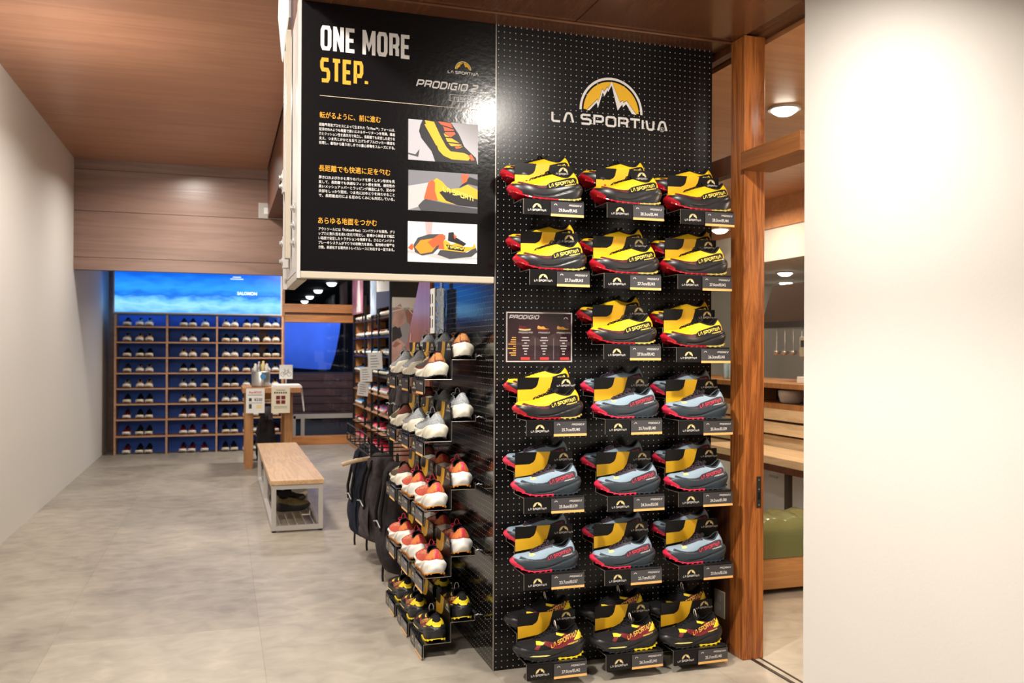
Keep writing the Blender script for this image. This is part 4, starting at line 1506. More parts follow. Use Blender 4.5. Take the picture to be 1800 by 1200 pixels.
# thin framed notices hung on the side
nt_ = thing('hanging_notice', 'white framed notice sheet hung on the pillar side', 'notice', (-0.004, 1.05, 1.42))
MB().box(-0.006, 0.0, 0.0, 0.25, 0.0, 0.24).build('sheet', 'paper', nt_)
mb = MB()
random.seed(5)
for k in range(4):
    for j in range(3):
        y = 0.04 + k * 0.05
        mb.box(-0.0068, -0.006, y, y + 0.018, 0.03 + j * 0.065, 0.03 + j * 0.065 + random.uniform(.03, .055))
mb.build('print', 'ink', nt_)
mat('foil_bag', (0.35, 0.42, 0.50), 0.12, 0.6, 0.7, bump=0.7, bscale=30)
fb = thing('foil_packet', 'crinkled shiny foil packet hanging on the pillar side', 'packet', (-0.02, 0.76, 1.36))
g = []
for i in range(12):
    z = i / 11 * 0.28
    g.append([(-0.012 - 0.010 * math.sin(i * 1.9 + k * 2.3) * math.sin(math.pi * k / 6) - .012 * math.sin(math.pi * k / 6), k / 6 * 0.15, z) for k in range(7)])
MB().grid(g).grid([[(0.0, k / 6 * 0.15, i / 11 * 0.28) for k in range(7)] for i in range(12)]).build('pouch', 'foil_bag', fb, True)
MB().box(-0.008, -0.002, 0.05, 0.10, 0.28, 0.34).build('hang_tab', 'foil_bag', fb)


def sack(name, label, cx, cy, ztop, zbot, wy, wx, m, seed, cat='bag', straps=True):
    o = thing(name, label, cat, (cx, cy, zbot))
    h = ztop - zbot
    rnd = random.Random(seed)
    ph = [rnd.uniform(0, 6) for _ in range(6)]
    rows = []
    for i in range(25):
        t = i / 24
        rad = (math.sin(min(1, t / .16) * math.pi / 2) ** .7) * (1 - .45 * t ** 1.6)
        if t > .93:
            rad *= 1 - (t - .93) * 7
        ring = []
        for k in range(30):
            a = 2 * math.pi * k / 30
            wob = 1 + .10 * math.sin(3 * a + ph[0] + 5 * t) + .08 * math.sin(5 * a + ph[1] - 7 * t) + .07 * math.sin(13 * t + ph[2] + 2 * a) + .05 * math.sin(7 * a + ph[3] + 11 * t)
            ring.append((wx / 2 * rad * wob * math.cos(a), wy / 2 * rad * wob * math.sin(a), t * h))
        rows.append(ring)
    mb = MB().grid(rows, closed=True)
    mb.add(rows[0], [tuple(range(30))])
    mb.add(rows[-1], [tuple(range(30))])
    mb.build('body', m, o, True)
    # front pocket and zip
    pk = []
    for i in range(7):
        t = i / 6
        pk.append([(-wx / 2 * (.72 + .38 * math.sin(math.pi * (.15 + .7 * t)) * math.sin(math.pi * (.1 + .8 * k / 6))), wy * .34 * (k / 3 - 1), h * (.14 + .34 * t)) for k in range(7)])
    p = MB().grid(pk).build('pocket', m, o, True)
    MB().tube([(-wx / 2 * 1.04, wy * .30 * (k / 4 - 1), h * .49 - h * .03 * abs(k / 4 - 1)) for k in range(9)], 0.004, 5).build('zip', 'grey_metal', p)
    if straps:
        for s_ in (-1, 1):
            MB().tube([(-wx * .26, s_ * wy * .12, h * .93), (-wx * .40, s_ * wy * .18, h * .75), (-wx * .49, s_ * wy * .22, h * .55), (-wx * .47, s_ * wy * .2, h * .42)], 0.010, 6).build('strap', 'blk_mesh', o)
        MB().tube([(-wx * .3, wy * .2, h * .10), (-wx * .31, wy * .21, -.02), (-wx * .30, wy * .21, -.05)], .007, 6).build('webbing', 'blk_mesh', o)
    elif straps is False:
        MB().tube([(0, 0, h + .04), (0, 0, h + .055), (-cx * .5, 0, h + .06), (-cx - .005, 0, h + .05)], .003, 5).build('wall_hook', 'steel', o)
    MB().tube([(0, -.02, h * .98), (0, -.02, h + .03), (0, .0, h + .045), (0, .02, h + .03), (0, .02, h * .98)], 0.006, 5).build('hang_loop', 'blk_mesh', o)
    return o


# hanging rail with bags and hangers
rail = thing('hanging_rail', 'black wire hanging rail fixed to the reddish board', 'rail', (-0.012, 1.25, 0))
for z in (0.86, 0.80, 0.755):
    MB().tube([(0, 0.0, z), (-0.30, 0.0, z), (-0.30, 0.95, z), (0, 0.95, z)], 0.004, 6).build('wire', 'wire_black', rail)
for y in (0.0, .2, .4, .6, .8, .95):
    MB().tube([(-0.30, y, 0.755), (-0.30, y, 0.87)], 0.0035, 6).build('upright', 'wire_black', rail)
    MB().tube([(0, y, 0.755), (-0.30, y, 0.755)], 0.0035, 6).build('cross_wire', 'wire_black', rail)
sack('backpack', 'navy backpack hanging lowest on the left of the wire rail', -0.17, 2.22, .72, .10, .40, .25, 'fabric_navy', 1)
sack('backpack', 'dark grey wrinkled backpack hanging in the middle of the rail', -0.16, 1.78, .71, .16, .38, .25, 'fabric_grey', 2)
sack('backpack', 'black strapped backpack hanging beside the side shoes', -0.14, 1.39, .70, .07, .34, .22, 'fabric_black', 3)
sack('drawstring_pouch', 'dark round pouch hanging above the wire rail', -0.10, 1.40, 1.14, .93, .20, .12, 'fabric_grey', 4, 'pouch', False)
sack('drawstring_pouch', 'black limp pouch hanging beside the reddish board edge', -0.09, 1.68, 1.12, .92, .18, .10, 'fabric_black', 5, 'pouch', False)
for y in (2.0,):
    h = thing('clothes_hanger', 'pale wooden clothes hanger on the wire rail', 'hanger', (-0.20, y, 0.63))
    MB().tube([(-.17, 0, -.012), (-.08, 0, .012), (0, 0, .022), (.08, 0, .012), (.15, 0, -.012)], 0.013, 8).build('bar', 'pale_wood', h)
    MB().tube([(0, 0, .03), (0, 0, .10), (-.015, 0, .125), (-.03, 0, .11)], 0.003, 6).build('hook', 'steel', h)

# ------------------------------------------------------------------ bench
BX0, BX1, BY0, BY1, BH = -.735, -.366, 3.088, 5.722, .377
be = thing('shoe_bench', 'low wooden-topped bench on a pale steel frame', 'bench', (0, 0, 0))
top_h = .032
MB().box(BX0 - .008, BX1 + .008, BY0 - .01, 4.50, BH - top_h, BH).build('seat_board', 'bench_wood', be, bevel=.003)
MB().box(BX0 - .008, BX1 + .008, 4.504, BY1 + .01, BH - top_h, BH).build('seat_board', 'bench_wood', be, bevel=.003)
S_ = .034
zt = BH - top_h
for x in (BX0, BX1 - S_):
    for y in (BY0, 4.36, BY1 - S_):
        MB().box(x, x + S_, y, y + S_, .012, zt).build('leg', 'white_metal', be, bevel=.002)
        MB().rev([(.014, 0), (.014, .012)], 10, (x + S_ / 2, y + S_ / 2, 0)).build('foot', 'wire_black', be)
    for z0 in (.012, zt - S_):
        MB().box(x + .001, x + S_ - .001, BY0 + S_, BY1 - S_, z0, z0 + S_).build('side_tube', 'white_metal', be)
for y in (BY0, BY1 - S_):
    for z0 in (.012, zt - S_):
        MB().box(BX0 + S_, BX1 - S_, y + .001, y + S_ - .001, z0, z0 + S_).build('end_tube', 'white_metal', be)
for k in range(5):
    x = BX0 + .065 + k * .06
    MB().tube([(x, BY0 + S_, .05), (x, BY1 - S_, .05)], .006, 6).build('shelf_rod', 'grey_metal', be)
mat('olive_hide', (.12, .105, .045), .6, .4, noise=.3, nscale=20)
SHOE['hiker'] = None
_o = far_shoe_mesh('olive_hide', 'blk_foam', 'blk_soft')
_g2 = far_shoe_mesh('grey_knit', 'cream_foam', 'blk_soft')
_k = far_shoe_mesh('blk_mesh', 'blk_foam', 'blk_soft')


def far_shoe(me, loc, rz, label, group, L=.29):
    o = bpy.data.objects.new('shoe', me)
    COL.objects.link(o)
    o.location = loc
    o.rotation_euler = (0, 0, rz)
    o.scale = (L, L, L)
    return tag(o, label, 'shoe', group)


far_shoe(_o, (-.555, 3.62, .058), math.pi + .15, 'olive green shoe lying nearest on the rack under the bench', 'shoes under the bench', .30)
far_shoe(_k, (-.56, 3.98, .058), math.pi - .1, 'black shoe behind the olive shoe under the bench', 'shoes under the bench', .30)
far_shoe(_g2, (-.52, 4.22, .058), math.pi + .1, 'grey shoe farthest back under the bench', 'shoes under the bench', .29)
pt = thing('paper_tag', 'small white paper tag lying on the bench rack rods', 'tag', (-.46, 3.44, .0565))
MB().box(-.03, .03, -.02, .02, 0, .002).box(.028, .030, -.02, .02, 0, .03).build('sheet', 'paper', pt)

# ------------------------------------------------------------------ work table with notices
tb = thing('work_table', 'square-legged wooden table behind the bench', 'table', (0, 0, 0))
MB().box(-.87, -.24, 6.56, 7.30, .842, .90).build('table_top', 'table_wood', tb, bevel=.004)
for x in (-.84, -.415):
    for y in (6.66, 7.12):
        MB().box(x, x + .09, y, y + .09, 0, .842).build('leg', 'table_wood', tb, bevel=.004)
MB().box(-.75, -.415, 7.14, 7.18, .74, .842).build('apron', 'table_wood', tb)


def notice(label, x0, x1, z0, z1, y, m, cat='notice'):
    o = thing('paper_notice', label, cat, (x0, y, z0))
    MB().box(0, x1 - x0, -.002, 0, 0, z1 - z0).build('sheet', m, o)
    return o


mat('cream_paper', (.80, .74, .58), .7, .2)
n1 = notice('white price notice with red heading hung on the table front', -.832, -.636, .624, .893, 6.556, 'paper')
mb = MB(); flat(mb, fit(text2d('¥330', .02), .085, .13, .085, .035), -.0028); mb.build('price', 'ink', n1)
mb = MB(); flat(mb, fit(text2d('Re:¥550', .02), .098, .215, .13, .026, 'c'), -.0028); mb.build('heading', 'ink_red', n1)
mb = MB()
for x, z, w, h_ in ((.03, .13, .03, .035), (.03, .05, .03, .05), (.02, .195, .15, .006), (.02, .11, .15, .004)):
    mb.box(x, x + w, -.0028, -.0021, z, z + h_)
mb.build('icons', 'ink', n1)
MB().box(.11, .165, -.0028, -.0021, .05, .09).build('coin_icon', 'cream_print', n1)
n2 = notice('cream notice with red four-square mark hung on the table front', -.564, -.364, .62, .90, 6.556, 'cream_paper')
mb = MB()
for x in (.05, .105):
    for z in (.10, .15):
        mb.box(x, x + .045, -.0028, -.0021, z, z + .042)
mb.build('square_mark', 'maroon', n2)
mb = MB()
for k in range(6):
    mb.box(.03 + k * .024, .045 + k * .024, -.0028, -.0021, .215, .235)
mb.box(.05, .15, -.0028, -.0021, .25, .256).box(.03, .17, -.0028, -.0021, .07, .074).box(.03, .17, -.0028, -.0021, .055, .059)
mb.build('text', 'ink', n2)
cn = thing('steel_canister', 'shiny steel canister with round blue label on the table', 'canister', (-.668, 6.80, .90))
MB().rev([(.10, 0), (.102, .02), (.102, .17), (.098, .175)], 24).build('body', 'steel', cn, True)
mat('label_blue', (.05, .25, .55), .5)
MB().rev([(.032, 0), (.032, .002)], 16).build('label', 'label_blue', cn).matrix_local = Matrix.Translation((0.02, -.1005, .12)) @ Matrix.Rotation(math.pi / 2, 4, 'X')
for i, (x, h_) in enumerate(((-.06, .05), (-.02, .075), (.025, .08), (.065, .05))):
    MB().rev([(.022, 0), (.022, h_), (.012, h_ + .02), (.012, h_ + .04), (0, h_ + .042)], 10, (x, 0, .172)).build('bottle_neck', ['paper', 'steel', 'cream_print', 'paper'][i], cn, True)
bd = thing('white_board_stack', 'white flat boards lying on the right of the table', 'boards', (-.40, 6.80, .90))
MB().box(-.15, .17, -.2, .2, 0, .012).build('board', 'paper', bd)
MB().box(-.14, .16, -.19, .21, .013, .026).build('board', 'plaster_white', bd)
ls = thing('curled_strip', 'white strip hanging off the right table edge', 'strip', (-.236, 6.70, .62))
MB().prism([(0, .26), (.012, .275), (.018, .27), (.045, .02), (.04, 0), (.032, .005)], 'y', 0, .05).build('strip', 'paper', ls)
bk = thing('bicycle_sign', 'small white sign with bicycle drawing standing on the table', 'sign', (-.375, 7.06, .90))
MB().box(-.075, .075, 0, .006, .08, .245).build('plate', 'paper', bk)
MB().box(-.008, .008, .002, .008, 0, .09).build('stem', 'grey_metal', bk)
MB().box(-.05, .05, -.03, .04, 0, .004).build('base', 'grey_metal', bk)
mb = MB()
for cx in (-.036, .036):
    v, f = ribbon([(cx + .024 * math.cos(a * math.pi / 8), .135 + .024 * math.sin(a * math.pi / 8)) for a in range(16)] + [(cx + .024, .135)], .004)
    mb.add([(a, -.0008, b) for a, b in v], f)
for pts in ([(-.036, .135), (-.012, .175), (.026, .175), (0, .135), (-.012, .175)], [(-.036, .135), (0, .135)], [(.036, .135), (.022, .19), (.034, .195)], [(-.012, .175), (-.016, .19)], [(-.026, .191), (-.006, .191)]):
    v, f = ribbon(pts, .004)
    mb.add([(a, -.0008, b) for a, b in v], f)
mb.build('bicycle_drawing', 'ink', bk)
sack('storage_bag', 'black bulging bag stored under the wooden table', -.585, 6.95, .52, 0.0, .30, .24, 'fabric_black', 8, 'bag', None)
sack('storage_bag', 'dark grey bag stored behind under the wooden table', -.58, 7.44, .64, 0.0, .26, .22, 'fabric_grey', 9, 'bag', None)
MBX = thing('green_cap', 'olive green cap resting under the wooden table', 'cap', (-.565, 6.62, 0))
MB().rev([(.09, 0), (.088, .04), (.065, .085), (.02, .105), (0, .106)], 16).build('crown', 'olive_hide', MBX, True)
MB().prism([(-.07, -.07), (.07, -.07), (.05, -.14), (0, -.155), (-.05, -.14)], 'z', 0.0, .008).build('brim', 'olive_hide', MBX)

# ------------------------------------------------------------------ far shoe shelf with blue light box
sh = thing('shoe_shelf', 'tall open wooden shoe shelf against the blue back panel', 'shelf', (0, 8.40, 0))
SX0, SX1 = -2.34, -.345
LV = [1.606, 1.412, 1.217, 1.023, .829, .635, .440, .232]
for z in LV:
    MB().box(SX0, SX1, 0, .30, z - .018, z).build('shelf_board', 'shelf_wood', sh)
for x in (SX0 - .02, SX1, -1.16, -1.76):
    MB().box(x, x + .022, 0.001, .30, 0, 1.75).build('upright', 'shelf_wood', sh)
MB().box(SX0, SX1, .301, .315, 0, 1.75).build('back_panel', 'blue_screen', sh)
MB().box(-.62, -.52, .285, .300, 0, 1.75).build('back_post', 'dark_wood', sh)
ORD = ['first', 'second', 'third', 'fourth', 'fifth', 'sixth', 'seventh', 'eighth', 'ninth', 'tenth', 'eleventh', 'twelfth', 'thirteenth', 'fourteenth', 'fifteenth', 'sixteenth', 'seventeenth', 'eighteenth', 'nineteenth', 'twentieth', 'twenty-first', 'twenty-second', 'twenty-third']
FAR = [far_shoe_mesh(a, b, 'blk_soft') for a, b in (('grey_knit', 'white_foam'), ('blk_mesh', 'cream_foam'), ('pale_wood', 'white_foam'), ('fabric_grey', 'cream_foam'), ('maroon', 'white_foam'), ('slate_upper', 'white_foam'))]
SHN = ['top', 'second', 'third', 'fourth', 'fifth', 'sixth', 'seventh', 'eighth', 'lowest']
random.seed(21)
for li, z in enumerate(LV + [0.0]):
    x = SX1 - .07
    k = n_ = 0
    while x > SX0 + .1:
        if abs(x - -1.15) > .08 and abs(x - -1.75) > .08:
            kind = [0, 3, 2, 0, 1, 1][(k // 2 + li * 2) % 6] if li < 6 else [4, 0, 1, 4][(k // 2) % 4]
            far_shoe(FAR[kind], (x, 8.40 + .155, z + .0005), math.pi / 2 + random.uniform(-.06, .06), '%s small shoe from the right on the %s board of the far shelf' % (ORD[n_], SHN[li]), 'shoes on the %s board of the far shelf' % SHN[li], .27)
            n_ += 1
        k += 1
        x -= .108 if k % 2 else .150

m, nt, b = _bsdf('lightbox_print')
tc = nt.nodes.new('ShaderNodeTexCoord')
sp = nt.nodes.new('ShaderNodeSeparateXYZ')
nt.links.new(tc.outputs['Object'], sp.inputs[0])
nz = nt.nodes.new('ShaderNodeTexNoise')
nz.inputs['Scale'].default_value = 5
nz.inputs['Detail'].default_value = 6
mpn = nt.nodes.new('ShaderNodeMapping')
mpn.inputs['Scale'].default_value = (1, 1, 3)
nt.links.new(tc.outputs['Object'], mpn.inputs[0])
nt.links.new(mpn.outputs[0], nz.inputs['Vector'])
ad = nt.nodes.new('ShaderNodeMath'); ad.operation = 'MULTIPLY_ADD'; ad.inputs[1].default_value = 2.0; ad.inputs[2].default_value = -.22
nt.links.new(sp.outputs[2], ad.inputs[0])
a2 = nt.nodes.new('ShaderNodeMath'); a2.operation = 'MULTIPLY_ADD'; a2.inputs[1].default_value = .45
nt.links.new(nz.outputs['Fac'], a2.inputs[0]); nt.links.new(ad.outputs[0], a2.inputs[2])
rp = nt.nodes.new('ShaderNodeValToRGB')
e = rp.color_ramp.elements
e[0].position, e[0].color = .0, (.05, .32, .85, 1)
e[1].position, e[1].color = 1.0, (.0, .10, .62, 1)
for p_, c_ in ((.22, (.25, .62, 1.0, 1)), (.36, (.10, .42, .95, 1)), (.46, (.0, .13, .60, 1)), (.62, (.02, .30, .95, 1))):
    q = e.new(p_); q.color = c_
nt.links.new(a2.outputs[0], rp.inputs[0])
b.inputs['Base Color'].default_value = (.02, .05, .2, 1)
b.inputs['Roughness'].default_value = .3
nt.links.new(rp.outputs[0], b.inputs['Emission Color'])
b.inputs['Emission Strength'].default_value = 1.35
M['lightbox_print'] = m
mat('lit_white', (.75, .88, 1.0), .5, emit=.9)
lb = thing('blue_light_box', 'glowing blue landscape light box above the far shelf', 'light box', (0, 8.38, 1.777))
MB().box(-2.36, -.36, 0, .14, 0, .53).build('print', 'lightbox_print', lb)
v, f = ribbon([(-2.365, -.004), (-.352, -.004), (-.352, .534), (-2.365, .534), (-2.365, -.004)], .018)
mb = MB(); mb.add([(a, -.004, c_) for a, c_ in v], f); mb.add([(a, .0, c_) for a, c_ in v], f); mb.build('frame', 'white_metal', lb)
mb = MB(); flat(mb, fit(text2d('SALOMON', .03), -.905, .245, .245, .042), -.003); mb.build('lettering', 'lit_white', lb)
mb = MB(); mb.box(-.96, -.86, -.003, -.002, .470, .480).box(-.99, -.83, -.003, -.002, .445, .455); mb.build('small_print', 'lit_white', lb)

# ------------------------------------------------------------------ long black rack on the right of the aisle
rk = thing('shoe_rack', 'long black metal rack of shoes along the far aisle', 'rack', (0, 0, 0))
for y in (5.84, 6.735, 7.23, 7.77, 8.80):
    MB().box(.645, .672, y, y + .03, 0, 2.02).build('post', 'wire_black', rk)
    MB().box(.92, .95, y, y + .03, 0, 2.02).build('post', 'wire_black', rk)
RL = [.13, .36, .58, .80, 1.02, 1.25, 1.48, 1.70]
for z in RL:
    MB().box(.65, .95, 5.85, 8.82, z - .016, z - .001).build('shelf', 'shelf_wood' if z < .9 else 'satin_black', rk)
MB().box(.66, .94, 8.835, 8.87, 0, 1.9).build('end_board', 'header_wood', rk)
MB().box(.70, .95, 7.83, 7.86, 0, 1.68).build('divider', 'header_wood', rk)
MB().box(.60, .95, 5.83, 8.87, 0, .10).build('plinth', 'shelf_wood', rk)
RK = FAR + [far_shoe_mesh(a, b, 'blk_soft') for a, b in (('pink_red', 'pr_pink'), ('label_blue', 'white_foam'), ('orange_red', 'white_foam'), ('pr_yel', 'blk_foam'), ('blk_mesh', 'blk_foam'))]
RN = ['lowest', 'second lowest', 'third', 'fourth', 'fifth', 'sixth', 'seventh', 'top']
random.seed(4)
PAL = [[4, 6, 6, 0], [6, 6, 10, 4], [6, 7, 7, 10], [10, 7, 0, 8], [1, 7, 9, 3], [0, 9, 3, 7], [2, 1, 0, 8], [8, 2, 7, 0]]
for li, z in enumerate(RL):
    y = 5.98
    n_ = 0
    while y < 8.75:
        if abs(y - 7.845) > .08:
            far_shoe(RK[random.choice(PAL[li])], (.785, y, z + .0005), .18 + random.uniform(-.1, .1), '%s small shoe from the near end on the %s shelf of black rack' % (ORD[n_], RN[li]), 'shoes on the %s shelf of the black rack' % RN[li], .28)
            n_ += 1
        y += random.choice((.125, .14, .19))
mat('poster_pink', (.55, .22, .34), .5, noise=.5, nscale=4)
mat('poster_ice', (.38, .46, .60), .5, noise=.35, nscale=5)
mat('poster_navy', (.045, .055, .10), .5)
for lab, y0, y1, z0, z1, m_, kind in (('pink and white header poster at the far end of the rack', 7.90, 8.80, 1.80, 2.32, 'poster_pink', 0), ('pale blue header poster in the middle of the rack', 6.80, 7.22, 1.74, 2.22, 'poster_ice', 1), ('navy header board with white band at the near rack end', 5.88, 6.76, 1.80, 2.20, 'poster_navy', 2)):
    o = thing('header_poster', lab, 'poster', (.63, y0, z0))
    MB().box(0, .012, 0, y1 - y0, 0, z1 - z0).build('board', m_, o)
    for yy in (.08, y1 - y0 - .08):
        MB().box(.013, .03, yy - .008, yy + .008, -.12, .1).build('bracket', 'wire_black', o)
    if kind == 0:
        MB().prism([(.1, .02), (.5, .02), (.35, .5), (.25, .5)], 'x', -.0015, -.0005).build('print', 'paper', o)
        MB().prism([(.42, .1), (.55, .1), (.5, .5), (.4, .5)], 'x', -.0025, -.0016).build('print', 'poster_pink', o)
    elif kind == 1:
        MB().prism([(.05, .1), (.16, .3), (.3, .2), (.36, .4), (.3, .42), (.12, .36)], 'x', -.0015, -.0005).build('print', 'slate_upper', o)
    else:
        MB().prism([(.0, .16), (.88, .20), (.88, .38), (.70, .30), (.60, .38), (.40, .28), (.0, .34)], 'x', -.0015, -.0005).build('print', 'paper', o)
for lab, x, y, z0, w, h_, rot in (('white price sheet clipped highest on the rack front', .514, 6.1, 1.11, .155, .185, -.06), ('white price sheet clipped midway on the rack front', .505, 6.7, .955, .14, .17, -.03), ('white price sheet tilted lowest on the rack front', .534, 7.2, .765, .135, .165, .14)):
    o = thing('price_sheet', lab, 'notice', (x, y, z0))
    mr = Matrix.Rotation(rot, 4, 'Y')
    MB().box(-w / 2, w / 2, 0, .002, 0, h_, 0, mr).build('sheet', 'paper', o)
    mb = MB()
    for k in range(5):
        mb.box(-w * .35, w * (.1 + .06 * (k * 7 % 4)), -.001, -.0004, h_ * (.15 + .16 * k), h_ * (.15 + .16 * k) + .006, 0, mr)
    mb.build('print', 'ink', o)
    MB().tube([(0, .003, h_ * .96), (.05, .01, h_ * .97), (.645 - x, .02, h_ * .97)], .003, 5).build('clip_arm', 'wire_black', o)

# photo poster facing the aisle, beside the rack
ph_ = thing('photo_poster', 'grey and pink photo poster of raised arms on the partition', 'poster', (.49, 5.0, 1.08))
MB().box(0, .46, 0, .014, 0, .76).build('panel', 'pr_grey', ph_)
mat('skin_print', (.58, .36, .32), .5, noise=.3, nscale=8)
mat('skin_dark', (.36, .16, .13), .5, noise=.3, nscale=8)
for i, (m_, pts) in enumerate((('paper', [(0, .66), (.46, .64), (.46, .76), (0, .76)]), ('pr_dk', [(0, .30), (.10, .38), (.07, .50), (0, .46)]),
        ('skin_print', [(.0, .50), (.03, .66), (.08, .70), (.12, .62), (.14, .52), (.06, .46)]), ('skin_dark', [(.13, .62), (.16, .66), (.20, .64), (.24, .52), (.20, .46), (.15, .52)]),
        ('skin_print', [(.0, .12), (.0, .32), (.06, .36), (.13, .30), (.09, .20), (.14, .10), (.10, .02)]), ('skin_dark', [(.0, .28), (.04, .33), (.09, .31), (.03, .27)]),
        ('skin_print', [(.18, .30), (.20, .40), (.26, .42), (.28, .32), (.24, .26)]), ('pr_dk', [(0, 0), (.16, 0), (.14, .08), (.05, .12), (0, .10)]))):
    poly(pts, -.0005 - .0003 * i).build('printed_shape', m_, ph_)
mb = MB()
for a, c_ in (((.0, .68), (.3, .62)), ((.0, .62), (.3, .70)), ((.12, .70), (.2, .60)), ((.20, .70), (.28, .58))):
    v, f = ribbon([a, c_], .008)
    mb.add([(p[0], -.0032, p[1]) for p in v], f)
mb.build('truss_print', 'paper', ph_)
struct(MB().box(.47, .98, 5.02, 5.06, 0, 2.6).box(.975, 1.0, 5.06, 9.0, 0, 2.6).build('wall_middle', 'satin_black'))

# ------------------------------------------------------------------ switch plate on the bulkhead, light wedge behind the sign
sw = thing('switch_plate', 'cream double wall switch plate on the brown bulkhead', 'switch', (-.725, 6.20, 2.715))
MB().box(0, .27, -.014, 0, 0, .165).build('plate', 'white_metal', sw, bevel=.004)
MB().box(.055, .11, -.02, -.013, .045, .115).build('rocker', 'paper', sw, bevel=.002)
MB().box(.145, .147, -.0155, -.0135, .02, .145).build('groove', 'grey_metal', sw)
MB().box(.175, .245, -.018, -.013, .05, .12).build('display', 'grey_metal', sw)

# ------------------------------------------------------------------ kitchen seen through the doorway and the glazing
struct(MB().box(RX + .14, 3.6, -3.0, 6.0, 2.69, 2.8).box(3.585, 3.6, -3.0, 6.0, 2.43, 2.69).build('ceiling_kitchen', 'orange_ply'))
struct(MB().box(3.6, 3.7, -3.0, 6.0, 2.14, 2.69).build('wall_kitchen_bulkhead', 'plaster_white'))
struct(MB().box(3.7, 6.2, -3.0, 7.5, 2.14, 2.2).build('ceiling_galley', 'plaster_white'))
struct(MB().box(5.6, 5.7, -3.0, 7.5, 0, 2.14).box(RX + .15, 5.7, 6.0, 6.1, 0, 2.69).build('wall_kitchen', 'plaster_white'))
for i, (x, y, z, nm) in enumerate(((1.90, .69, 2.69, 'added above the doorway for glass glare'), (3.3, 3.64, 2.46, 'seen between pegboard and post'), (4.40, 4.19, 2.14, 'first over the galley'), (5.2, 5.3, 2.14, 'second over the galley'))):  # first lens is added to stand for glare reflected in the transom
    o = thing('ceiling_downlight', 'round recessed kitchen downlight, the one %s' % nm, 'light', (x, y, z - .012), 0, 'kitchen downlights')
    MB().rev([(.075, 0), (.09, 0), (.09, .012), (.075, .012)], 20).build('trim_ring', 'white_metal', o)
    MB().rev([(0, -.03), (.04, -.026), (.065, -.01), (.074, .003), (.074, .011)], 20).build('lens', 'lamp_warm', o, True)
    if z == 2.46:
        MB().rev([(.012, .013), (.012, .242)], 8).build('stem', 'white_metal', o)
kc = thing('kitchen_counter', 'pale wooden kitchen counter with stepped slat front', 'counter', (3.0, 0, 0))
MB().box(-.02, .75, .8, 4.6, 1.045, 1.085).build('worktop', 'table_wood', kc, bevel=.003)
MB().box(.0, .75, .8, 4.6, .885, .925).build('under_shelf', 'table_wood', kc)
MB().box(.40, .43, .8, 4.6, .925, 1.045).build('back_board', 'dark_wood', kc)
for y in (.82, 2.9, 4.5):
    MB().box(.0, .40, y, y + .03, .925, 1.045).build('divider', 'pale_wood', kc)
for k in range(4):
    z = .80 - k * .105
    MB().prism([(-.01 - .02 * (k % 2), z), (.03, z), (.03, z + .085), (.0, z + .085)], 'y', .8, 4.6).build('slat', 'pale_wood', kc)
MB().box(.035, .06, .8, 4.6, 0, .885).build('front_board', 'dark_wood', kc)
bo = thing('white_bowl', 'white bowl on the shelf under the kitchen counter', 'bowl', (3.16, 2.36, .9255))
MB().rev([(.06, 0), (.085, .01), (.10, .06), (.10, .10), (.094, .10), (.09, .06), (.0, .02)], 20).build('body', 'paper', bo, True)
mat('bottle_blue', (.35, .5, .6), .15, .6)
for i, y in enumerate((3.05, 3.13, 3.2, 3.28)):
    o = thing('bottle', 'pale bottle on the kitchen counter, %s from the post' % ('first', 'second', 'third', 'fourth')[i], 'bottle', (3.15, y, 1.0855), 0, 'bottles on the kitchen counter')
    MB().rev([(.028, 0), (.03, .02), (.03, .12), (.012, .17), (.012, .21)], 12).build('body', 'bottle_blue', o, True)
    MB().rev([(.014, .20), (.014, .225), (0, .226)], 12).build('cap', 'paper', o)
ck = thing('coffee_grinder', 'small grey kitchen machine on the counter', 'machine', (3.20, 2.22, 1.0855))
MB().box(-.06, .06, -.05, .05, 0, .05).build('base', 'paper', ck, bevel=.005)
MB().box(-.045, .045, -.04, .04, .20, .36).build('housing', 'rail_cream', ck, bevel=.008)
MB().box(-.02, .02, -.02, .02, .05, .20).build('column', 'grey_metal', ck)
MB().box(-.047, -.044, -.02, .02, .28, .33).build('screen', 'ink', ck)
mat('hood_steel', (.33, .31, .30), .22, .6, .9)
hd = thing('range_hood', 'brushed steel range hood hanging over the kitchen counter', 'hood', (3.2, 1.4, 1.52))
MB().prism([(0, 0), (.7, 0), (.7, .36), (.10, .36), (.0, .05)], 'y', 0, 1.42).build('canopy', 'hood_steel', hd)
MB().box(.2, .6, .4, 1.0, .36, .63).build('duct', 'hood_steel', hd)
for i in range(4):
    o = thing('ladle', 'steel ladle hanging under the hood, %s from the post' % ('first', 'second', 'third', 'fourth')[i], 'ladle', (3.26, 2.70 - i * .11, 1.30), 0, 'ladles under the range hood')
    MB().tube([(0, 0, .215), (0, 0, .03)], .005, 6).build('handle', 'steel', o)
    MB().rev([(.006, 0), (.03, .012), (.036, .035), (.033, .035), (.0, .008)], 12, (0, 0, 0)).build('bowl', 'steel', o, True)
lt_ = thing('low_table', 'pale low table with dark steel legs in the kitchen room', 'table', (2.55, 1.2, 0))
MB().box(0, .40, 0, 1.5, .545, .60).build('table_top', 'pale_wood', lt_, bevel=.003)
MB().box(.0, .40, .01, 1.49, .50, .545).build('apron', 'dark_wood', lt_)
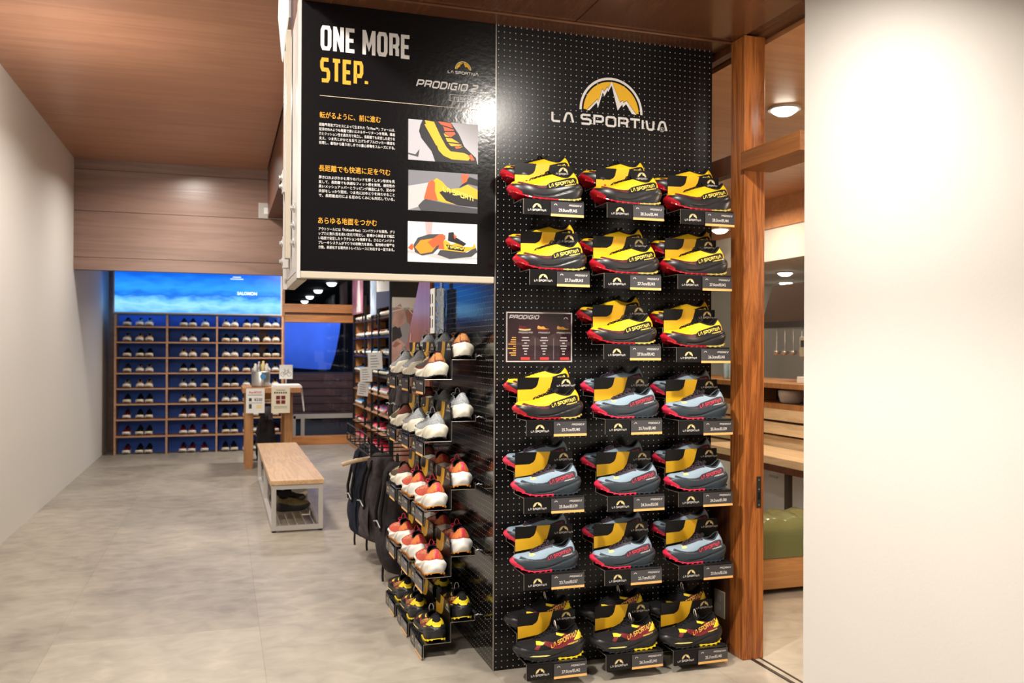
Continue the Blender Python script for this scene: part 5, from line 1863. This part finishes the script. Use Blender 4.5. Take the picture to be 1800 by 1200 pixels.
for x in (.005, .36):
    for y in (.36, 1.44):
        MB().box(x, x + .035, y, y + .04, 0, .50).build('leg', 'lock_metal', lt_)
wp = thing('white_cabinet', 'low white cabinet front behind the low kitchen table', 'cabinet', (2.96, 1.3, 0))
MB().box(0, .03, 0, 3.0, 0.0, .46).build('front', 'paper', wp)
for y in (.95, 1.9):
    MB().box(-.012, 0, y, y + .10, .36, .375).build('handle', 'steel', wp)
ks = thing('cushioned_bench', 'wooden bench with glossy olive cushion by the doorway', 'bench', (1.30, .63, 0))
MB().box(0, 1.2, 0, .42, .03, .20).build('box', 'seat_wood', ks, bevel=.004)
for x in (.05, 1.1):
    MB().box(x, x + .06, .03, .09, 0, .03).build('leg', 'dark_wood', ks)
    MB().box(x, x + .06, .33, .39, 0, .03).build('leg', 'dark_wood', ks)
mat('olive_vinyl', (.16, .17, .07), .18, .5, bump=.25, bscale=14)
g = []
for i in range(31):
    x = i / 30 * 1.2
    row = []
    for k in range(13):
        a = k / 12
        th = math.pi * (a * 1.0)
        y = .21 - .215 * math.copysign(abs(math.cos(th)) ** .45, math.cos(th))
        z = .20 + .20 * (math.sin(th) ** .45 if math.sin(th) > 0 else 0)
        z += .010 * math.sin(x * 45 + 2 * math.sin(a * 5)) * math.sin(th) * (1 if .2 < a < .8 else .4)
        row.append((x, y, z))
    g.append(row)
mb = MB().grid(g)
for q in (g[0], g[-1]):
    mb.add(q, [tuple(range(13))])
mb.build('cushion', 'olive_vinyl', ks, True)

lw = thing('frosted_light', 'sparkling frosted white light panel beside the sign top', 'light', (-.80, 0, 0))
mat('frosted_glow', (1.0, .93, .90), .5, noise=.25, nscale=150, emit=.55)
MB().prism([(1.205, 3.055), (1.15, 3.2), (.45, 3.2), (.456, 2.787), (.822, 2.706)], 'x', -.012, 0).build('diffuser', 'frosted_glow', lw)
MB().tube([(-.006, 1.205, 3.055), (-.006, .822, 2.706), (-.006, .456, 2.787), (-.006, .45, 3.2)], .008, 5).build('edge_frame', 'white_metal', lw)
